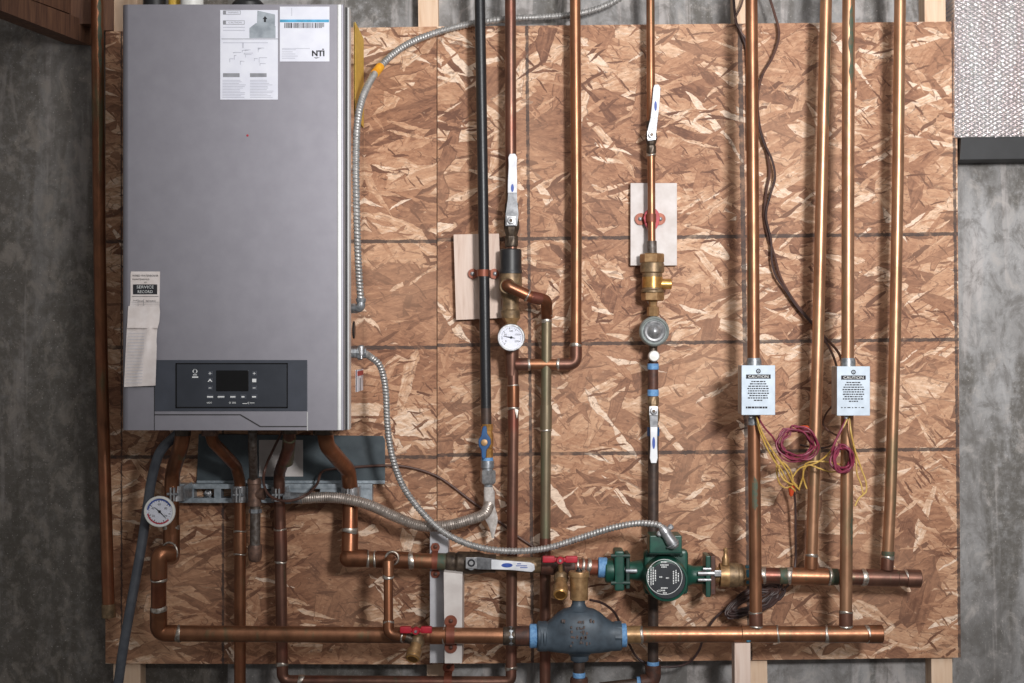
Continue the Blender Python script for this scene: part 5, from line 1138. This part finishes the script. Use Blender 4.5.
wire('dark wire dropping from the top edge just left of the leftmost riser', [(733, -10, .006), (735, 14, .006), (738, 28, .008), (743, 38, .01), (747, 60, .008), (747.5, 150, .006)], 1.3, 'wire_dark', 'wire', GW)
wire('brown wire crossing behind the top of the leftmost riser', [(745, -10, .006), (741, 6, .008), (735, 20, .01), (741, 32, .012), (748, 46, .01), (750, 90, .006)], 1.1, 'wire_brown', 'wire', GW)
wire('brown cable from the boiler base across the board to the gas pipe', [(283, 430, .17), (274, 448, .12), (266, 466, .075), (263.5, 482, .088), (270, 496, .10), (287, 501, .118), (306, 495, .114), (317, 484, .06), (322, 472, .03), (338, 468.5, .012), (385, 465.5, .012), (412, 468, .006), (440, 478, .005), (470, 500, .005), (497, 520, .005), (520, 538, .005), (548, 556, .005)], 1.35, 'wire_brown', 'cable')
wire('thin dark cable looping from air separator to the coil near the leftmost riser', [(590, 600, .12), (602, 603, .10), (614, 612, .07), (622, 628, .04), (630, 646, .02), (640, 660, .014), (662, 667, .014), (686, 664, .02), (698, 652, .03), (704, 636, .02), (712, 622, .02), (722, 612, .02), (734, 606, .03)], 1.25, 'wire_dark', 'cable')
wire('dark wire descending between wire nuts and the upper manifold', [(791, 480, .07), (795, 500, .05), (795.5, 530, .04), (795.5, 560, .03), (792, 580, .04), (783, 590, .05)], 1.2, 'wire_dark', 'wire', GW)
m = MB(); rn = random.Random(5)   # coil: one continuous bundle
pts = []
for i in range(11):
    for k in range(16):
        a = 2 * PI * k / 16; ca, sa = math.cos(a), math.sin(a); L_ = 33 + rn.uniform(-3, 3) - i * 1.2; W_ = 11.5 + rn.uniform(-2.5, 2.5) - i * .9
        u, v = ca * L_, sa * W_ * (1 + .15 * i * .2); th = math.radians(-26)
        pts.append(P(754 + u * math.cos(th) - v * math.sin(th) * 1, 601 + u * math.sin(th) + v * math.cos(th), .04 + .0014 * i + .006 * sa))
m.sweep(spline(pts, .02), R(1.2, .04), 7); o = m.build('wire_coil', 'wire_dark'); tag(o, 'dark brown coiled wire bundle tucked behind the leftmost riser above the lower manifold', 'wire')
# yellow leads and magenta loops under the boxes
GY = 'yellow leads'; GM = 'magenta lead coils'
ya = [(756, 415, .16), (760, 428, .165), (766, 440, .16), (775, 454, .15), (784, 466, .14), (790, 478, .13), (797, 486, .12)]
for i, (dx, dy, lb) in enumerate(((0, 0, 'outermost yellow wire leaving the left caution box'), (-2.0, 5, 'yellow wire second in the strand under the left caution box'), (2.4, 4, 'innermost yellow wire leaving the left caution box'))):
    wire(lb, [(x + dx * min(1, k / 3), y_ + dy * min(1, k / 3), d_ + .003 * i) for k, (x, y_, d_) in enumerate(ya)], 0.85, 'wire_yellow', 'wire', GY)
wire('yellow wire loop hanging lowest under the left caution box', [(771, 452, .14), (776, 462, .13), (777, 474, .13), (780, 484, .13), (787, 488, .13), (793, 482, .135), (790, 470, .14), (782, 462, .14), (779, 470, .145), (784, 480, .145), (793, 485, .14)], 0.8, 'wire_yellow', 'wire', GY)
wire('yellow wire arching between the two boxes over the second riser', [(799, 489, .11), (803, 476, .12), (804, 466, .125), (810, 462, .13), (824, 461.5, .13), (838, 464, .13), (847, 467, .15)], 0.85, 'wire_yellow', 'wire', GY)
wire('yellow wire running up from the second riser to the right caution box', [(792, 478, .12), (800, 468, .125), (816, 463, .13), (830, 452, .14), (838, 436, .165), (845, 424, .17), (849, 415, .165)], 0.85, 'wire_yellow', 'wire', GY)
wire('yellow wire falling from the right caution box to a hooked end', [(849, 415, .165), (851, 432, .17), (855, 450, .165), (861, 468, .16), (866, 482, .16), (866, 492, .16), (859, 498, .16), (855, 506, .16)], 0.85, 'wire_yellow', 'wire', GY)
wire('short yellow wire beside the hooked one at the right box', [(853, 446, .16), (856, 460, .158), (857, 474, .156), (861, 484, .156), (863, 494, .156)], 0.75, 'wire_yellow', 'wire', GY)
wire('yellow wire end bent down beside the second riser', [(846, 468, .15), (832, 472, .13), (818, 468, .13), (808, 465, .13), (803, 474, .12), (805, 484, .115), (807, 489, .115)], 0.8, 'wire_yellow', 'wire', GY)
def loops(cx, cy, rx, ry, n, d, sd, tail, label, rp=0.95):
    rn = random.Random(sd); pts = [tuple(q) for q in tail]
    for i in range(n):
        for k in range(14):
            a = 2 * PI * k / 14 + 2.2; j = 1 + rn.uniform(-.10, .10) + .2 * math.sin(i * 2.1 + a)
            pts.append((cx + math.cos(a) * rx * j + rn.uniform(-.8, .8) + i * .6, cy - math.sin(a) * ry * j, d + .003 * i + .004 * math.sin(2 * a)))
    o = MB().sweep(spline(PX(pts), .006), R(rp, d), 8).build('wire_coil', 'wire_magenta'); tag(o, label, 'wire', GM)
loops(795, 444, 17, 15, 7, .13, 2, [(757, 415, .16), (764, 427, .155), (772, 436, .15), (777, 442, .14)], 'large loose magenta wire coil between the leftmost and second risers')
loops(841, 459, 9, 12, 6, .165, 6, [(848, 415, .165), (842, 428, .17), (836, 440, .17), (832, 450, .168)], 'small tight magenta wire coil in front of the third riser', 1.2)
wire('dark red wire crossing behind the second riser toward the right box', [(800, 445, .07), (818, 448, .065), (830, 446, .08), (836, 440, .13), (842, 428, .16)], 1.1, 'wire_dark', 'wire', GW)
wire('thin brown wire in a bent V left of the right caution box', [(833, 405, .13), (826, 414, .10), (823, 424, .09), (829, 431, .09), (838, 436, .13)], 1.0, 'wire_brown', 'wire', GW)
def nut_(a, b, lb):
    A, B = P(*a), P(*b); L = (B - A).length
    o = MB().lathe(A, B - A, [(0, R(3.4, a[2])), (.002, R(3.6, a[2])), (L * .6, R(3.0, a[2])), (L * .9, R(2, a[2])), (L, R(.8, a[2]))], 12).build('wire_nut', 'wire_nut'); tag(o, lb, 'wire connector', 'orange wire nuts')
nut_((792, 483, .12), (791, 496.5, .12), 'orange wire nut hanging under the large magenta coil')
nut_((797, 430, .13), (809, 427, .13), 'orange red wire nut on top of the large magenta coil')

for o in bpy.data.objects:
    if '_o' in o: del o['_o']
